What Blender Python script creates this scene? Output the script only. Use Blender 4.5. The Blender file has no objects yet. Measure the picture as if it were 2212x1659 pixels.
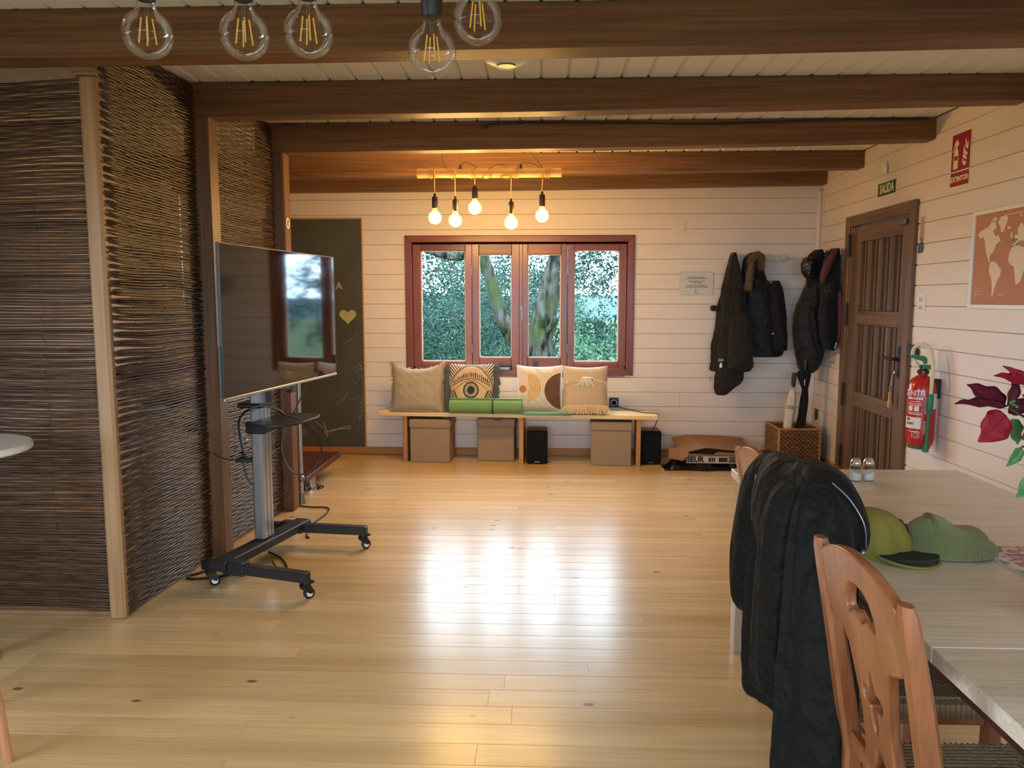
import bpy, math, random
import numpy as np
from math import sin, cos, pi, radians, sqrt
from mathutils import Vector, Matrix

# ------------------------------------------------------------------ camera, world, light, exposure
S = bpy.context.scene
COL = S.collection
cam_data = bpy.data.cameras.new('camera')
cam_data.sensor_width = 36.0
cam_data.sensor_fit = 'HORIZONTAL'
cam_data.lens = 27.03
cam_data.clip_start = 0.02
cam = bpy.data.objects.new('camera', cam_data)
cam.location = (0, 0, 1.44)
cam.rotation_euler = (radians(90 - 6.3), 0, radians(2.2))
COL.objects.link(cam)
S.camera = cam

SKY = 9.5           # overcast daylight
LAMP = 11.0         # watts per lit filament bulb
S.view_settings.view_transform = 'Standard'
S.view_settings.look = 'None'
S.view_settings.exposure = 1.0
S.view_settings.gamma = 1.0
S.view_settings.use_curve_mapping = False
S.cycles.use_denoising = True
S.cycles.max_bounces = 8
S.cycles.diffuse_bounces = 4
S.cycles.glossy_bounces = 4
S.cycles.transmission_bounces = 6
S.cycles.transparent_max_bounces = 24
S.cycles.caustics_reflective = False
S.cycles.caustics_refractive = False
S.cycles.sample_clamp_indirect = 6.0
S.cycles.use_light_tree = True
S.cycles.use_adaptive_sampling = True
S.cycles.adaptive_threshold = 0.025

world = bpy.data.worlds.new('overcast_sky')
S.world = world
world.use_nodes = True
wn = world.node_tree
bg = wn.nodes['Background']
wtc = wn.nodes.new('ShaderNodeTexCoord')
wno = wn.nodes.new('ShaderNodeTexNoise')
wno.inputs['Scale'].default_value = 2.2
wno.inputs['Detail'].default_value = 5
wn.links.new(wtc.outputs['Generated'], wno.inputs['Vector'])
wr = wn.nodes.new('ShaderNodeValToRGB')
wr.color_ramp.elements[0].position = 0.38
wr.color_ramp.elements[0].color = (0.50, 0.74, 1.0, 1)
wr.color_ramp.elements[1].position = 0.62
wr.color_ramp.elements[1].color = (0.93, 0.97, 1.0, 1)
wn.links.new(wno.outputs['Fac'], wr.inputs['Fac'])
wn.links.new(wr.outputs['Color'], bg.inputs['Color'])
bg.inputs['Strength'].default_value = SKY

def portal(name, loc, rot, sx, sy):
    l = bpy.data.lights.new(name, 'AREA')
    l.shape = 'RECTANGLE'; l.size = sx; l.size_y = sy
    l.cycles.is_portal = True
    o = bpy.data.objects.new(name, l)
    o.location = loc; o.rotation_euler = rot
    COL.objects.link(o)
# light-sampling portals lying in the window openings (they give off no light themselves)
portal('window_portal', (-0.205, 7.17, 1.375), (radians(-90), 0, 0), 1.95, 1.17)
portal('window_portal', (2.53, -1.5, 1.45), (radians(90), 0, radians(90)), 1.4, 1.3)
portal('window_portal', (-3.37, .1, 1.5), (radians(90), 0, radians(-90)), 2.2, 1.2)
portal('window_portal', (-.4, -3.67, 1.55), (radians(90), 0, 0), 3.8, 1.3)

# ------------------------------------------------------------------ helpers
def lin(c):
    return tuple(((x / 255) / 12.92 if x <= 10.3 else ((x / 255 + 0.055) / 1.055) ** 2.4) for x in c)

def tag(o, label=None, cat=None, group=None, kind=None):
    if label: o['label'] = label
    if cat: o['category'] = cat
    if group: o['group'] = group
    if kind: o['kind'] = kind
    return o

def thing(name, label, cat, loc=(0, 0, 0), rz=0.0, group=None):
    o = bpy.data.objects.new(name, None)
    o.empty_display_size = 0.1
    o.location = loc; o.rotation_euler = (0, 0, rz)
    COL.objects.link(o)
    return tag(o, label, cat, group)

def link(name, me, m=None, parent=None, kind=None):
    o = bpy.data.objects.new(name, me)
    if m is not None:
        if len(me.materials) == 0: me.materials.append(m)
    COL.objects.link(o)
    if parent is not None: o.parent = parent
    if kind: o['kind'] = kind
    return o

def copy_tree(o, parent=None):
    c = o.copy(); COL.objects.link(c)
    if parent is not None: c.parent = parent
    for ch in list(o.children): copy_tree(ch, c)
    return c

def vnoise(seed):
    r = random.Random(seed)
    ph = [(r.uniform(0, 6.28), r.uniform(.6, 1.4)) for _ in range(6)]
    def f(a, b=0.0, c=0.0):
        return (sin(a * ph[0][1] + ph[0][0] + 1.3 * sin(b * ph[1][1] + ph[1][0])) +
                sin(b * 1.7 * ph[2][1] + ph[2][0] + 1.1 * sin(c * ph[3][1] + a * .7 + ph[3][0])) +
                .6 * sin((a + b) * 2.3 * ph[4][1] + ph[4][0] + c * 1.9 * ph[5][1])) / 2.6
    return f

class MB:
    def __init__(self): self.v = []; self.f = []; self.col = None
    def add(self, vs, fs):
        n = len(self.v); self.v += [tuple(p) for p in vs]; self.f += [tuple(i + n for i in q) for q in fs]
        return self
    def bx(self, x0, x1, y0, y1, z0, z1, M=None):
        vs = [Vector(p) for p in ((x0,y0,z0),(x1,y0,z0),(x1,y1,z0),(x0,y1,z0),(x0,y0,z1),(x1,y0,z1),(x1,y1,z1),(x0,y1,z1))]
        if M is not None: vs = [M @ p for p in vs]
        return self.add(vs, [(3,2,1,0),(4,5,6,7),(0,1,5,4),(1,2,6,5),(2,3,7,6),(3,0,4,7)])
    def cbx(self, x0, x1, y0, y1, z0, z1, c=0.004, M=None):
        """box with chamfered edges"""
        vs = []; idx = {}
        X = (x0, x1); Yv = (y0, y1); Z = (z0, z1)
        for i in (0, 1):
            for j in (0, 1):
                for k in (0, 1):
                    sx = c if i == 0 else -c; sy = c if j == 0 else -c; sz = c if k == 0 else -c
                    for a in range(3):
                        p = [X[i] + sx, Yv[j] + sy, Z[k] + sz]
                        p[a] = (X[i], Yv[j], Z[k])[a]
                        idx[(i, j, k, a)] = len(vs); vs.append(Vector(p))
        fs = []
        I = lambda i, j, k, a: idx[(i, j, k, a)]
        fs.append([I(0,0,0,0), I(0,0,1,0), I(0,1,1,0), I(0,1,0,0)]); fs.append([I(1,0,0,0), I(1,1,0,0), I(1,1,1,0), I(1,0,1,0)])
        fs.append([I(0,0,0,1), I(1,0,0,1), I(1,0,1,1), I(0,0,1,1)]); fs.append([I(0,1,0,1), I(0,1,1,1), I(1,1,1,1), I(1,1,0,1)])
        fs.append([I(0,0,0,2), I(0,1,0,2), I(1,1,0,2), I(1,0,0,2)]); fs.append([I(0,0,1,2), I(1,0,1,2), I(1,1,1,2), I(0,1,1,2)])
        for i in (0, 1):
            for j in (0, 1):
                q = [I(i,j,0,0), I(i,j,1,0), I(i,j,1,1), I(i,j,0,1)]; fs.append(q if (i ^ j) else q[::-1])
                q = [I(i,0,j,0), I(i,1,j,0), I(i,1,j,2), I(i,0,j,2)]; fs.append(q[::-1] if (i ^ j) else q)
                q = [I(0,i,j,1), I(1,i,j,1), I(1,i,j,2), I(0,i,j,2)]; fs.append(q if (i ^ j) else q[::-1])
        for i in (0, 1):
            for j in (0, 1):
                for k in (0, 1):
                    q = [I(i,j,k,0), I(i,j,k,1), I(i,j,k,2)]; fs.append(q if (i ^ j ^ k) else q[::-1])
        if M is not None: vs = [M @ p for p in vs]
        return self.add(vs, fs)
    def tube(self, pts, r, n=8, cap=True, sub=0):
        pts = [Vector(p) for p in pts]
        if not hasattr(r, '__len__'): r = [r] * len(pts)
        if sub: pts, r = smooth(pts, r, sub)
        up = Vector((0, 0, 1)); vs = []; fs = []; prev = None
        for i, p in enumerate(pts):
            d = (pts[min(i + 1, len(pts) - 1)] - pts[max(i - 1, 0)]).normalized()
            if prev is None:
                a = d.cross(up if abs(d.z) < .9 else Vector((1, 0, 0))).normalized()
            else:
                a = (prev - d * prev.dot(d)).normalized()
            prev = a; b = d.cross(a)
            for k in range(n):
                t = 2 * pi * k / n; vs.append(p + (a * cos(t) + b * sin(t)) * r[i])
        for i in range(len(pts) - 1):
            for k in range(n):
                fs.append((i*n+k, i*n+(k+1)%n, (i+1)*n+(k+1)%n, (i+1)*n+k))
        if cap: fs.append(tuple(range(n))[::-1]); fs.append(tuple(range((len(pts)-1)*n, len(pts)*n)))
        return self.add(vs, fs)
    def lathe(self, prof, c=(0, 0, 0), n=24, M=None):
        """prof: (radius, z)"""
        vs = []; fs = []
        for r, z in prof:
            for k in range(n):
                t = 2 * pi * k / n; p = Vector((r * cos(t), r * sin(t), z))
                if M is not None: p = M @ p
                vs.append(p + Vector(c))
        for i in range(len(prof) - 1):
            for k in range(n): fs.append((i*n+k, i*n+(k+1)%n, (i+1)*n+(k+1)%n, (i+1)*n+k))
        if prof[0][0] > 1e-6: fs.append(tuple(range(n))[::-1])
        if prof[-1][0] > 1e-6: fs.append(tuple(range((len(prof)-1)*n, len(prof)*n)))
        return self.add(vs, fs)
    def loft(self, rows, n=28, m=6, amp=0.0, freq=5, seed=1, sq=1.0, jag=0.0, kz=3.0, crease=0.0):
        """rows: (cx, cy, cz, a, b) ellipse sections, smoothed; amp = vertical folds"""
        R = np.array(rows, float); k = len(R); out = []
        for i in range(k - 1):
            p0, p1, p2, p3 = R[max(i-1,0)], R[i], R[i+1], R[min(i+2,k-1)]
            for j in range(m):
                t = j / m
                out.append(.5*((2*p1)+(-p0+p2)*t+(2*p0-5*p1+4*p2-p3)*t*t+(-p0+3*p1-3*p2+p3)*t**3))
        out.append(R[-1]); nz = vnoise(seed); vs = []; fs = []
        for i, (cx, cy, cz, a, b) in enumerate(out):
            a = max(a, .002); b = max(b, .002)
            for q in range(n):
                t = 2 * pi * q / n
                cc, ss = cos(t), sin(t)
                ex = 2.0 / (1 + sq)
                x = math.copysign(abs(cc) ** ex, cc); y = math.copysign(abs(ss) ** ex, ss)
                ts = sin(t); tc_ = cos(t)
                w = 1 + amp * .8 * sin(freq * t + seed + kz * cz + 1.6 * nz(cz * 5, ts * 2, tc_ * 2)) + amp * .7 * nz(ts * 3, cz * 9, tc_ * 3 + seed)
                w += amp * crease * (.5 - abs(sin(freq * .5 * t * 2 + 2.2 * nz(cz * 4 + seed, ts * 2) + kz * cz))) + amp * crease * .35 * nz(ts * 7 + cz * 24, tc_ * 7 - cz * 17, cz * 30)
                vs.append((cx + a * x * w, cy + b * y * w, cz + jag * nz(t * 4, cz * 3)))
        for i in range(len(out) - 1):
            for q in range(n): fs.append((i*n+q, i*n+(q+1)%n, (i+1)*n+(q+1)%n, (i+1)*n+q))
        fs.append(tuple(range(n))[::-1]); fs.append(tuple(range((len(out)-1)*n, len(out)*n)))
        return self.add(vs, fs)
    def sphere(self, c, r, n=16, m=10, sc=(1, 1, 1)):
        prof = [(r * sin(pi * i / m), -r * cos(pi * i / m)) for i in range(m + 1)]
        return self.lathe(prof, c, n, Matrix.Diagonal(sc))
    def prism(self, poly, h, M=None):
        """poly in xy, extruded 0..h in z"""
        n = len(poly)
        vs = [Vector((x, y, 0)) for x, y in poly] + [Vector((x, y, h)) for x, y in poly]
        if M is not None: vs = [M @ p for p in vs]
        return self.add(vs, [tuple(range(n))[::-1], tuple(range(n, 2*n))] + [(i, (i+1)%n, (i+1)%n+n, i+n) for i in range(n)])
    def mesh(self, name, smooth_=False):
        me = bpy.data.meshes.new(name); me.from_pydata([tuple(p) for p in self.v], [], self.f)
        if smooth_:
            me.polygons.foreach_set('use_smooth', [True] * len(me.polygons))
            if smooth_ != 'all':
                try: me.set_sharp_from_angle(angle=radians(38 if smooth_ is True else smooth_))
                except Exception: pass
        me.validate(); me.update()
        return me
    def build(self, name, m, parent=None, smooth_=False, kind=None):
        return link(name, self.mesh(name, smooth_), m, parent, kind)

def smooth(pts, r, m):
    R = np.array([list(p) + [q] for p, q in zip(pts, r)], float); k = len(R); out = []
    for i in range(k - 1):
        p0, p1, p2, p3 = R[max(i-1,0)], R[i], R[i+1], R[min(i+2,k-1)]
        for j in range(m):
            t = j / m
            out.append(.5*((2*p1)+(-p0+p2)*t+(2*p0-5*p1+4*p2-p3)*t*t+(-p0+3*p1-3*p2+p3)*t**3))
    out.append(R[-1])
    return [Vector(q[:3]) for q in out], [float(q[3]) for q in out]

def frame(o, xax, yax):
    """matrix with given local x and y axes at origin o"""
    x = Vector(xax).normalized(); y = Vector(yax).normalized(); z = x.cross(y)
    return Matrix(((x.x, y.x, z.x, o[0]), (x.y, y.y, z.y, o[1]), (x.z, y.z, z.z, o[2]), (0, 0, 0, 1)))

def plate(name, outlines, thick, m, parent, M, bevel=0.0, mapf=None, kind=None):
    """flat shape with holes from closed outlines (2-D curve fill), given thickness, placed by M"""
    cu = bpy.data.curves.new(name, 'CURVE'); cu.dimensions = '2D'; cu.fill_mode = 'BOTH'
    cu.extrude = max(thick / 2 - bevel, 1e-5); cu.bevel_depth = bevel; cu.bevel_resolution = 1
    if bevel: cu.offset = -bevel
    for pts in outlines:
        sp = cu.splines.new('POLY'); sp.points.add(len(pts) - 1); sp.use_cyclic_u = True
        for q, (x, y) in zip(sp.points, pts): q.co = (x, y, 0, 1)
    return curve_mesh(name, cu, m, parent, M, mapf, kind)

def curve_mesh(name, cu, m, parent, M, mapf=None, kind=None):
    t = bpy.data.objects.new('tmp', cu)
    me = bpy.data.meshes.new_from_object(t)
    bpy.data.objects.remove(t); bpy.data.curves.remove(cu)
    if mapf:
        for v in me.vertices: v.co = mapf(v.co)
    if M is not None: me.transform(M)
    me.materials.clear()
    return link(name, me, m, parent, kind)

def text(name, body, size, m, parent, M, thick=0.001, bold=0.0, sx=1.0, align='CENTER', mapf=None):
    cu = bpy.data.curves.new(name, 'FONT'); cu.body = body; cu.size = size; cu.extrude = thick / 2
    cu.align_x = align; cu.align_y = 'CENTER'; cu.offset = bold; cu.resolution_u = 3
    return curve_mesh(name, cu, m, parent, M @ Matrix.Diagonal((sx, 1, 1, 1)) if M is not None else None, mapf)

# ------------------------------------------------------------------ materials (all procedural)
def newmat(name):
    m = bpy.data.materials.new(name); m.use_nodes = True
    return m, m.node_tree, m.node_tree.nodes['Principled BSDF']

def nd(nt, t, **kw):
    n = nt.nodes.new(t)
    for k, v in kw.items():
        if k in n.inputs.keys(): n.inputs[k].default_value = v
        else: setattr(n, k, v)
    return n

def plain(name, col, rough=.5, metal=0.0, var=.08, vscale=30.0, bump=0.0, bscale=120.0, bdist=.01, spec=.5, sheen=0.0, coat=0.0, stretch=None):
    m, nt, b = newmat(name); L = nt.links.new
    tc = nd(nt, 'ShaderNodeTexCoord'); src = tc.outputs['Object']
    if stretch:
        mp = nd(nt, 'ShaderNodeMapping'); mp.inputs['Scale'].default_value = stretch
        L(src, mp.inputs['Vector']); src = mp.outputs['Vector']
    no = nd(nt, 'ShaderNodeTexNoise', Scale=vscale, Detail=4.0); L(src, no.inputs['Vector'])
    mx = nd(nt, 'ShaderNodeMix', data_type='RGBA')
    c = lin(col); hi = tuple(min(1, x * (1 + var)) for x in c) + (1,); lo = tuple(x * (1 - var) for x in c) + (1,)
    mx.inputs[6].default_value = lo; mx.inputs[7].default_value = hi
    L(no.outputs['Fac'], mx.inputs[0]); L(mx.outputs[2], b.inputs['Base Color'])
    b.inputs['Roughness'].default_value = rough; b.inputs['Metallic'].default_value = metal
    b.inputs['Specular IOR Level'].default_value = spec
    if sheen: b.inputs['Sheen Weight'].default_value = sheen
    if coat: b.inputs['Coat Weight'].default_value = coat; b.inputs['Coat Roughness'].default_value = .1
    if bump:
        n2 = nd(nt, 'ShaderNodeTexNoise', Scale=bscale, Detail=3.0); L(src, n2.inputs['Vector'])
        bp = nd(nt, 'ShaderNodeBump', Strength=bump, Distance=bdist); L(n2.outputs['Fac'], bp.inputs['Height']); L(bp.outputs['Normal'], b.inputs['Normal'])
    return m

def wood(name, c1, c2, axis=0, rough=.4, knot=0.0, kcol=(70, 38, 18), rand=.14, gscale=9.0, along=.55, bump=.12, coat=0.0, streak=.35, kscale=(1.1, 6.5), spec=.5, kdens=1.0, wave=0.0):
    m, nt, b = newmat(name); L = nt.links.new
    tc = nd(nt, 'ShaderNodeTexCoord'); oi = nd(nt, 'ShaderNodeObjectInfo')
    mul = nd(nt, 'ShaderNodeVectorMath', operation='MULTIPLY_ADD')
    cv = nd(nt, 'ShaderNodeCombineXYZ')
    for i in range(3): L(oi.outputs['Random'], cv.inputs[i])
    L(cv.outputs[0], mul.inputs[0]); mul.inputs[1].default_value = (31.7, 57.3, 41.9); L(tc.outputs['Object'], mul.inputs[2])
    def mapped(al, ac):
        mp = nd(nt, 'ShaderNodeMapping'); s = [ac] * 3; s[axis] = al
        mp.inputs['Scale'].default_value = s; L(mul.outputs[0], mp.inputs['Vector']); return mp.outputs['Vector']
    n1 = nd(nt, 'ShaderNodeTexNoise', Scale=1.0, Detail=4.0, Distortion=.5); L(mapped(along, gscale), n1.inputs['Vector'])
    n2 = nd(nt, 'ShaderNodeTexNoise', Scale=1.0, Detail=3.0); L(mapped(along * 3, gscale * 9), n2.inputs['Vector'])
    r1 = nd(nt, 'ShaderNodeValToRGB'); e = r1.color_ramp.elements
    e[0].position = .3; e[0].color = lin(c2) + (1,); e[1].position = .68; e[1].color = lin(c1) + (1,)
    L(n1.outputs['Fac'], r1.inputs['Fac'])
    col = r1.outputs['Color']
    mx = nd(nt, 'ShaderNodeMix', data_type='RGBA', blend_type='MULTIPLY'); mx.inputs[0].default_value = streak
    L(col, mx.inputs[6])
    r2 = nd(nt, 'ShaderNodeValToRGB'); e = r2.color_ramp.elements
    e[0].position = .35; e[0].color = (.45, .42, .4, 1); e[1].position = .6; e[1].color = (1, 1, 1, 1)
    L(n2.outputs['Fac'], r2.inputs['Fac']); L(r2.outputs['Color'], mx.inputs[7]); col = mx.outputs[2]
    if knot:
        vo = nd(nt, 'ShaderNodeTexVoronoi', Scale=1.0); L(mapped(kscale[0], kscale[1]), vo.inputs['Vector'])
        r3 = nd(nt, 'ShaderNodeValToRGB'); e = r3.color_ramp.elements
        e[0].position = knot * .55; e[0].color = (1, 1, 1, 1); e[1].position = knot; e[1].color = (0, 0, 0, 1)
        L(vo.outputs['Distance'], r3.inputs['Fac'])
        sx = nd(nt, 'ShaderNodeSeparateColor'); L(vo.outputs['Color'], sx.inputs[0])
        gt = nd(nt, 'ShaderNodeMath', operation='GREATER_THAN'); gt.inputs[1].default_value = 1 - kdens; L(sx.outputs[0], gt.inputs[0])
        km = nd(nt, 'ShaderNodeMath', operation='MULTIPLY'); L(r3.outputs['Color'], km.inputs[0]); L(gt.outputs[0], km.inputs[1])
        m3 = nd(nt, 'ShaderNodeMix', data_type='RGBA'); m3.inputs[7].default_value = lin(kcol) + (1,)
        L(km.outputs[0], m3.inputs[0]); L(col, m3.inputs[6]); col = m3.outputs[2]
    hs = nd(nt, 'ShaderNodeHueSaturation')
    mr = nd(nt, 'ShaderNodeMapRange'); mr.inputs['To Min'].default_value = 1 - rand; mr.inputs['To Max'].default_value = 1 + rand * .7
    L(oi.outputs['Random'], mr.inputs['Value']); L(mr.outputs[0], hs.inputs['Value']); L(col, hs.inputs['Color'])
    L(hs.outputs['Color'], b.inputs['Base Color'])
    b.inputs['Roughness'].default_value = rough; b.inputs['Specular IOR Level'].default_value = spec
    if coat: b.inputs['Coat Weight'].default_value = coat; b.inputs['Coat Roughness'].default_value = .2
    if bump:
        bp = nd(nt, 'ShaderNodeBump', Strength=bump, Distance=.004); L(n2.outputs['Fac'], bp.inputs['Height'])
        nrm = bp.outputs['Normal']
        if wave:
            n4 = nd(nt, 'ShaderNodeTexNoise', Scale=1.0, Detail=2.0); L(mapped(3.0, 14.0), n4.inputs['Vector'])
            b2 = nd(nt, 'ShaderNodeBump', Strength=wave, Distance=.004); L(n4.outputs['Fac'], b2.inputs['Height']); L(nrm, b2.inputs['Normal']); nrm = b2.outputs['Normal']
        L(nrm, b.inputs['Normal'])
    return m

def glassy(name, tint=(1, 1, 1), refl=.9, scatter=0.0, scol=(1, .7, .2), ior=1.5):
    """thin clear glass: see-through with Fresnel mirror, optional slight haze"""
    m = bpy.data.materials.new(name); m.use_nodes = True; nt = m.node_tree; L = nt.links.new
    nt.nodes.remove(nt.nodes['Principled BSDF']); out = nt.nodes['Material Output']
    tr = nd(nt, 'ShaderNodeBsdfTransparent'); tr.inputs['Color'].default_value = tint + (1,)
    gl = nd(nt, 'ShaderNodeBsdfGlossy', Roughness=.03)
    no = nd(nt, 'ShaderNodeTexNoise', Scale=3.0); r = nd(nt, 'ShaderNodeMapRange')
    r.inputs['To Min'].default_value = .02; r.inputs['To Max'].default_value = .05
    L(no.outputs['Fac'], r.inputs['Value']); L(r.outputs[0], gl.inputs['Roughness'])
    fr = nd(nt, 'ShaderNodeFresnel', IOR=ior); mx = nd(nt, 'ShaderNodeMixShader')
    mu = nd(nt, 'ShaderNodeMath', operation='MULTIPLY'); mu.inputs[1].default_value = refl
    L(fr.outputs[0], mu.inputs[0]); L(mu.outputs[0], mx.inputs[0]); L(tr.outputs[0], mx.inputs[1]); L(gl.outputs[0], mx.inputs[2])
    s = mx.outputs[0]
    if scatter:
        tl = nd(nt, 'ShaderNodeBsdfTranslucent'); tl.inputs['Color'].default_value = scol + (1,)
        m2 = nd(nt, 'ShaderNodeMixShader'); m2.inputs[0].default_value = scatter
        L(s, m2.inputs[1]); L(tl.outputs[0], m2.inputs[2]); s = m2.outputs[0]
    L(s, out.inputs['Surface'])
    return m

def glow(name, col, strength):
    m = bpy.data.materials.new(name); m.use_nodes = True; nt = m.node_tree
    nt.nodes.remove(nt.nodes['Principled BSDF'])
    e = nd(nt, 'ShaderNodeEmission', Strength=strength); e.inputs['Color'].default_value = col + (1,)
    nt.links.new(e.outputs[0], nt.nodes['Material Output'].inputs['Surface'])
    return m

def printed(name, rough=.85, bump=.3, bscale=260.0, sheen=.15):
    """printed cloth: colours from the mesh's own colour layer"""
    m, nt, b = newmat(name); L = nt.links.new
    a = nd(nt, 'ShaderNodeAttribute', attribute_name='Col'); L(a.outputs['Color'], b.inputs['Base Color'])
    b.inputs['Roughness'].default_value = rough; b.inputs['Sheen Weight'].default_value = sheen
    tc = nd(nt, 'ShaderNodeTexCoord'); no = nd(nt, 'ShaderNodeTexNoise', Scale=bscale, Detail=2.0); L(tc.outputs['Object'], no.inputs['Vector'])
    bp = nd(nt, 'ShaderNodeBump', Strength=bump, Distance=.006); L(no.outputs['Fac'], bp.inputs['Height']); L(bp.outputs['Normal'], b.inputs['Normal'])
    return m

M = {}
M['paint'] = plain('cream_wall_paint', (225, 213, 207), rough=.45, var=.035, vscale=5, bump=.08, bscale=40, stretch=(1, 1, 6))
M['paint_gap'] = plain('groove_shadow_gap', (176, 158, 138), rough=.8)
M['ceil'] = plain('white_ceiling_paint', (236, 234, 230), rough=.5, var=.03, vscale=6, bump=.06, bscale=50)
M['floor'] = wood('varnished_pine_floor', (224, 196, 152), (206, 172, 122), 0, rough=.28, spec=.45, knot=.13, kcol=(140, 92, 50), rand=.10, gscale=10, along=.7, bump=.03, streak=.22, kscale=(5.0, 9.0), kdens=.27, wave=.16, coat=.2)
M['floor_base'] = wood('varnished_pine_subfloor', (104, 74, 44), (80, 54, 32), 0, rough=.35, knot=.1, bump=.03)
M['beam'] = wood('dark_stained_beam', (138, 98, 66), (104, 70, 45), 0, rough=.5, knot=.09, kcol=(48, 26, 14), rand=.1, gscale=7, along=.5, bump=.25, streak=.7, kscale=(1.0, 5.5))
M['post'] = wood('dark_stained_post', (134, 92, 60), (98, 64, 40), 2, rough=.45, knot=.08, kcol=(48, 26, 14), rand=.08, gscale=9, along=.6, bump=.2, streak=.5)
M['win'] = wood('mahogany_window_wood', (144, 72, 40), (106, 48, 25), 2, rough=.28, rand=.1, gscale=10, bump=.08, streak=.3)
M['winh'] = wood('mahogany_rail_wood', (144, 72, 40), (106, 48, 25), 0, rough=.32, spec=.42, rand=.1, gscale=10, bump=.08, streak=.3)
M['door'] = wood('weathered_door_oak', (130, 98, 73), (92, 67, 49), 2, rough=.42, rand=.10, gscale=9, along=.8, bump=.2, streak=.35)
M['doorh'] = wood('weathered_door_rail', (130, 98, 73), (92, 67, 49), 1, rough=.42, rand=.12, gscale=14, along=.8, bump=.25, streak=.6)
M['doorp'] = wood('dark_door_panel', (92, 69, 54), (66, 49, 38), 2, rough=.5, rand=.06, gscale=8, bump=.15, streak=.3)
M['pine'] = wood('daylit_bench_pine', (238, 212, 160), (222, 186, 124), 0, rough=.4, knot=.06, kcol=(140, 88, 40), rand=.05, gscale=12, bump=.06, streak=.2)  # bench top only: window daylight put into the colour, lighter than the legs
M['pinev'] = wood('pale_leg_pine', (205, 154, 92), (170, 118, 64), 2, rough=.45, rand=.06, gscale=16, bump=.08, streak=.35)
M['chair'] = wood('honey_pine_chair', (164, 104, 68), (134, 76, 44), 2, rough=.33, rand=.04, gscale=14, along=1.6, bump=.05, coat=.3, streak=.4)
M['table'] = wood('grey_oak_laminate', (232, 222, 211), (214, 201, 187), 0, rough=.3, rand=.02, gscale=13, along=1.5, bump=.02, streak=.28)
M['base'] = wood('honey_baseboard', (198, 138, 76), (170, 110, 56), 0, rough=.35, rand=.05, gscale=14, bump=.05)
M['log'] = wood('peeled_log', (214, 172, 120), (188, 140, 90), 0, rough=.6, knot=.09, kcol=(96, 54, 28), gscale=16, along=1.2, bump=.15, kscale=(5, 12))
M['tread'] = wood('red_brown_tread', (104, 52, 40), (78, 36, 28), 1, rough=.35, gscale=12, bump=.05)
M['reed'] = wood('willow_reed', (98, 71, 52), (60, 42, 31), 0, rough=.38, rand=.0, gscale=60, along=2.5, bump=.1, streak=.6)
M['pole'] = wood('pale_trim_pole', (176, 140, 104), (150, 114, 80), 2, rough=.5, gscale=14, bump=.08)
M['black'] = plain('black_plastic', (22, 22, 24), rough=.4)
M['blackm'] = plain('black_powder_coat', (26, 27, 29), rough=.5, bump=.1, bscale=400)
M['alu'] = plain('brushed_aluminium', (176, 180, 186), rough=.33, metal=.85, var=.04, stretch=(40, 40, 1))
M['chrome'] = plain('chrome', (210, 212, 214), rough=.12, metal=1.0, var=.02)
M['steel'] = plain('dull_steel', (130, 132, 134), rough=.4, metal=.9)
M['screen'] = plain('dark_screen_glass', (13, 13, 14), rough=.045, var=.02, spec=1.0)
M['bezel'] = plain('dark_bezel', (20, 20, 22), rough=.4)
M['cable'] = plain('black_cable', (20, 20, 22), rough=.45)
M['chalkboard'] = plain('chalk_dusted_slate', (80, 80, 76), rough=.85, var=.4, vscale=3.0, stretch=(1.6, 1, .8), spec=.2)
M['chalk'] = plain('yellow_chalk', (176, 170, 128), rough=.95, var=.25, vscale=90)
M['chalkw'] = plain('white_chalk', (150, 148, 138), rough=.95, var=.3, vscale=90)
M['pane'] = glassy('window_glass', (.96, .985, .98), .05)
M['bulbglass'] = glassy('clear_bulb_glass', (.97, .965, .96), .4, ior=1.45)
M['litglass'] = glassy('lit_bulb_glass', (1, .93, .72), .3, scatter=.12, scol=(1.0, .72, .25), ior=1.45)
M['filament'] = plain('amber_filament', (226, 176, 70), rough=.5)
M['litfilament'] = glow('lit_filament', (1.0, .74, .36), 60.0)
M['socket'] = plain('black_socket', (28, 27, 27), rough=.45)
M['bronze'] = plain('bronze_socket', (78, 64, 52), rough=.3, metal=.8)
M['cord'] = plain('jute_cord', (196, 158, 104), rough=.9, bump=.4, bscale=500)
M['wire'] = plain('grey_wire', (120, 104, 88), rough=.6)
M['white'] = plain('white_plastic', (232, 230, 226), rough=.4, var=.03)
M['offwhite'] = plain('offwhite_plastic', (216, 206, 190), rough=.45, var=.03)

# ------------------------------------------------------------------ the room
XW, YB, XL, YR, ZC = 2.46, 7.02, -3.3, -3.6, 2.57
rnd = random.Random(7)

def slab_with_holes(name, rect, holes, M4, depth, mat_):
    """rect/holes in (u, v); w from 0 to depth, placed with M4"""
    us = sorted({rect[0], rect[1], *[h[0] for h in holes], *[h[1] for h in holes]})
    vs = sorted({rect[2], rect[3], *[h[2] for h in holes], *[h[3] for h in holes]})
    mb = MB()
    for i in range(len(us) - 1):
        for j in range(len(vs) - 1):
            cu, cv = (us[i] + us[i+1]) / 2, (vs[j] + vs[j+1]) / 2
            if any(h[0] < cu < h[1] and h[2] < cv < h[3] for h in holes): continue
            mb.bx(us[i], us[i+1], vs[j], vs[j+1], 0, depth, M4)
    return tag(mb.build(name, mat_), kind='structure')

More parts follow.
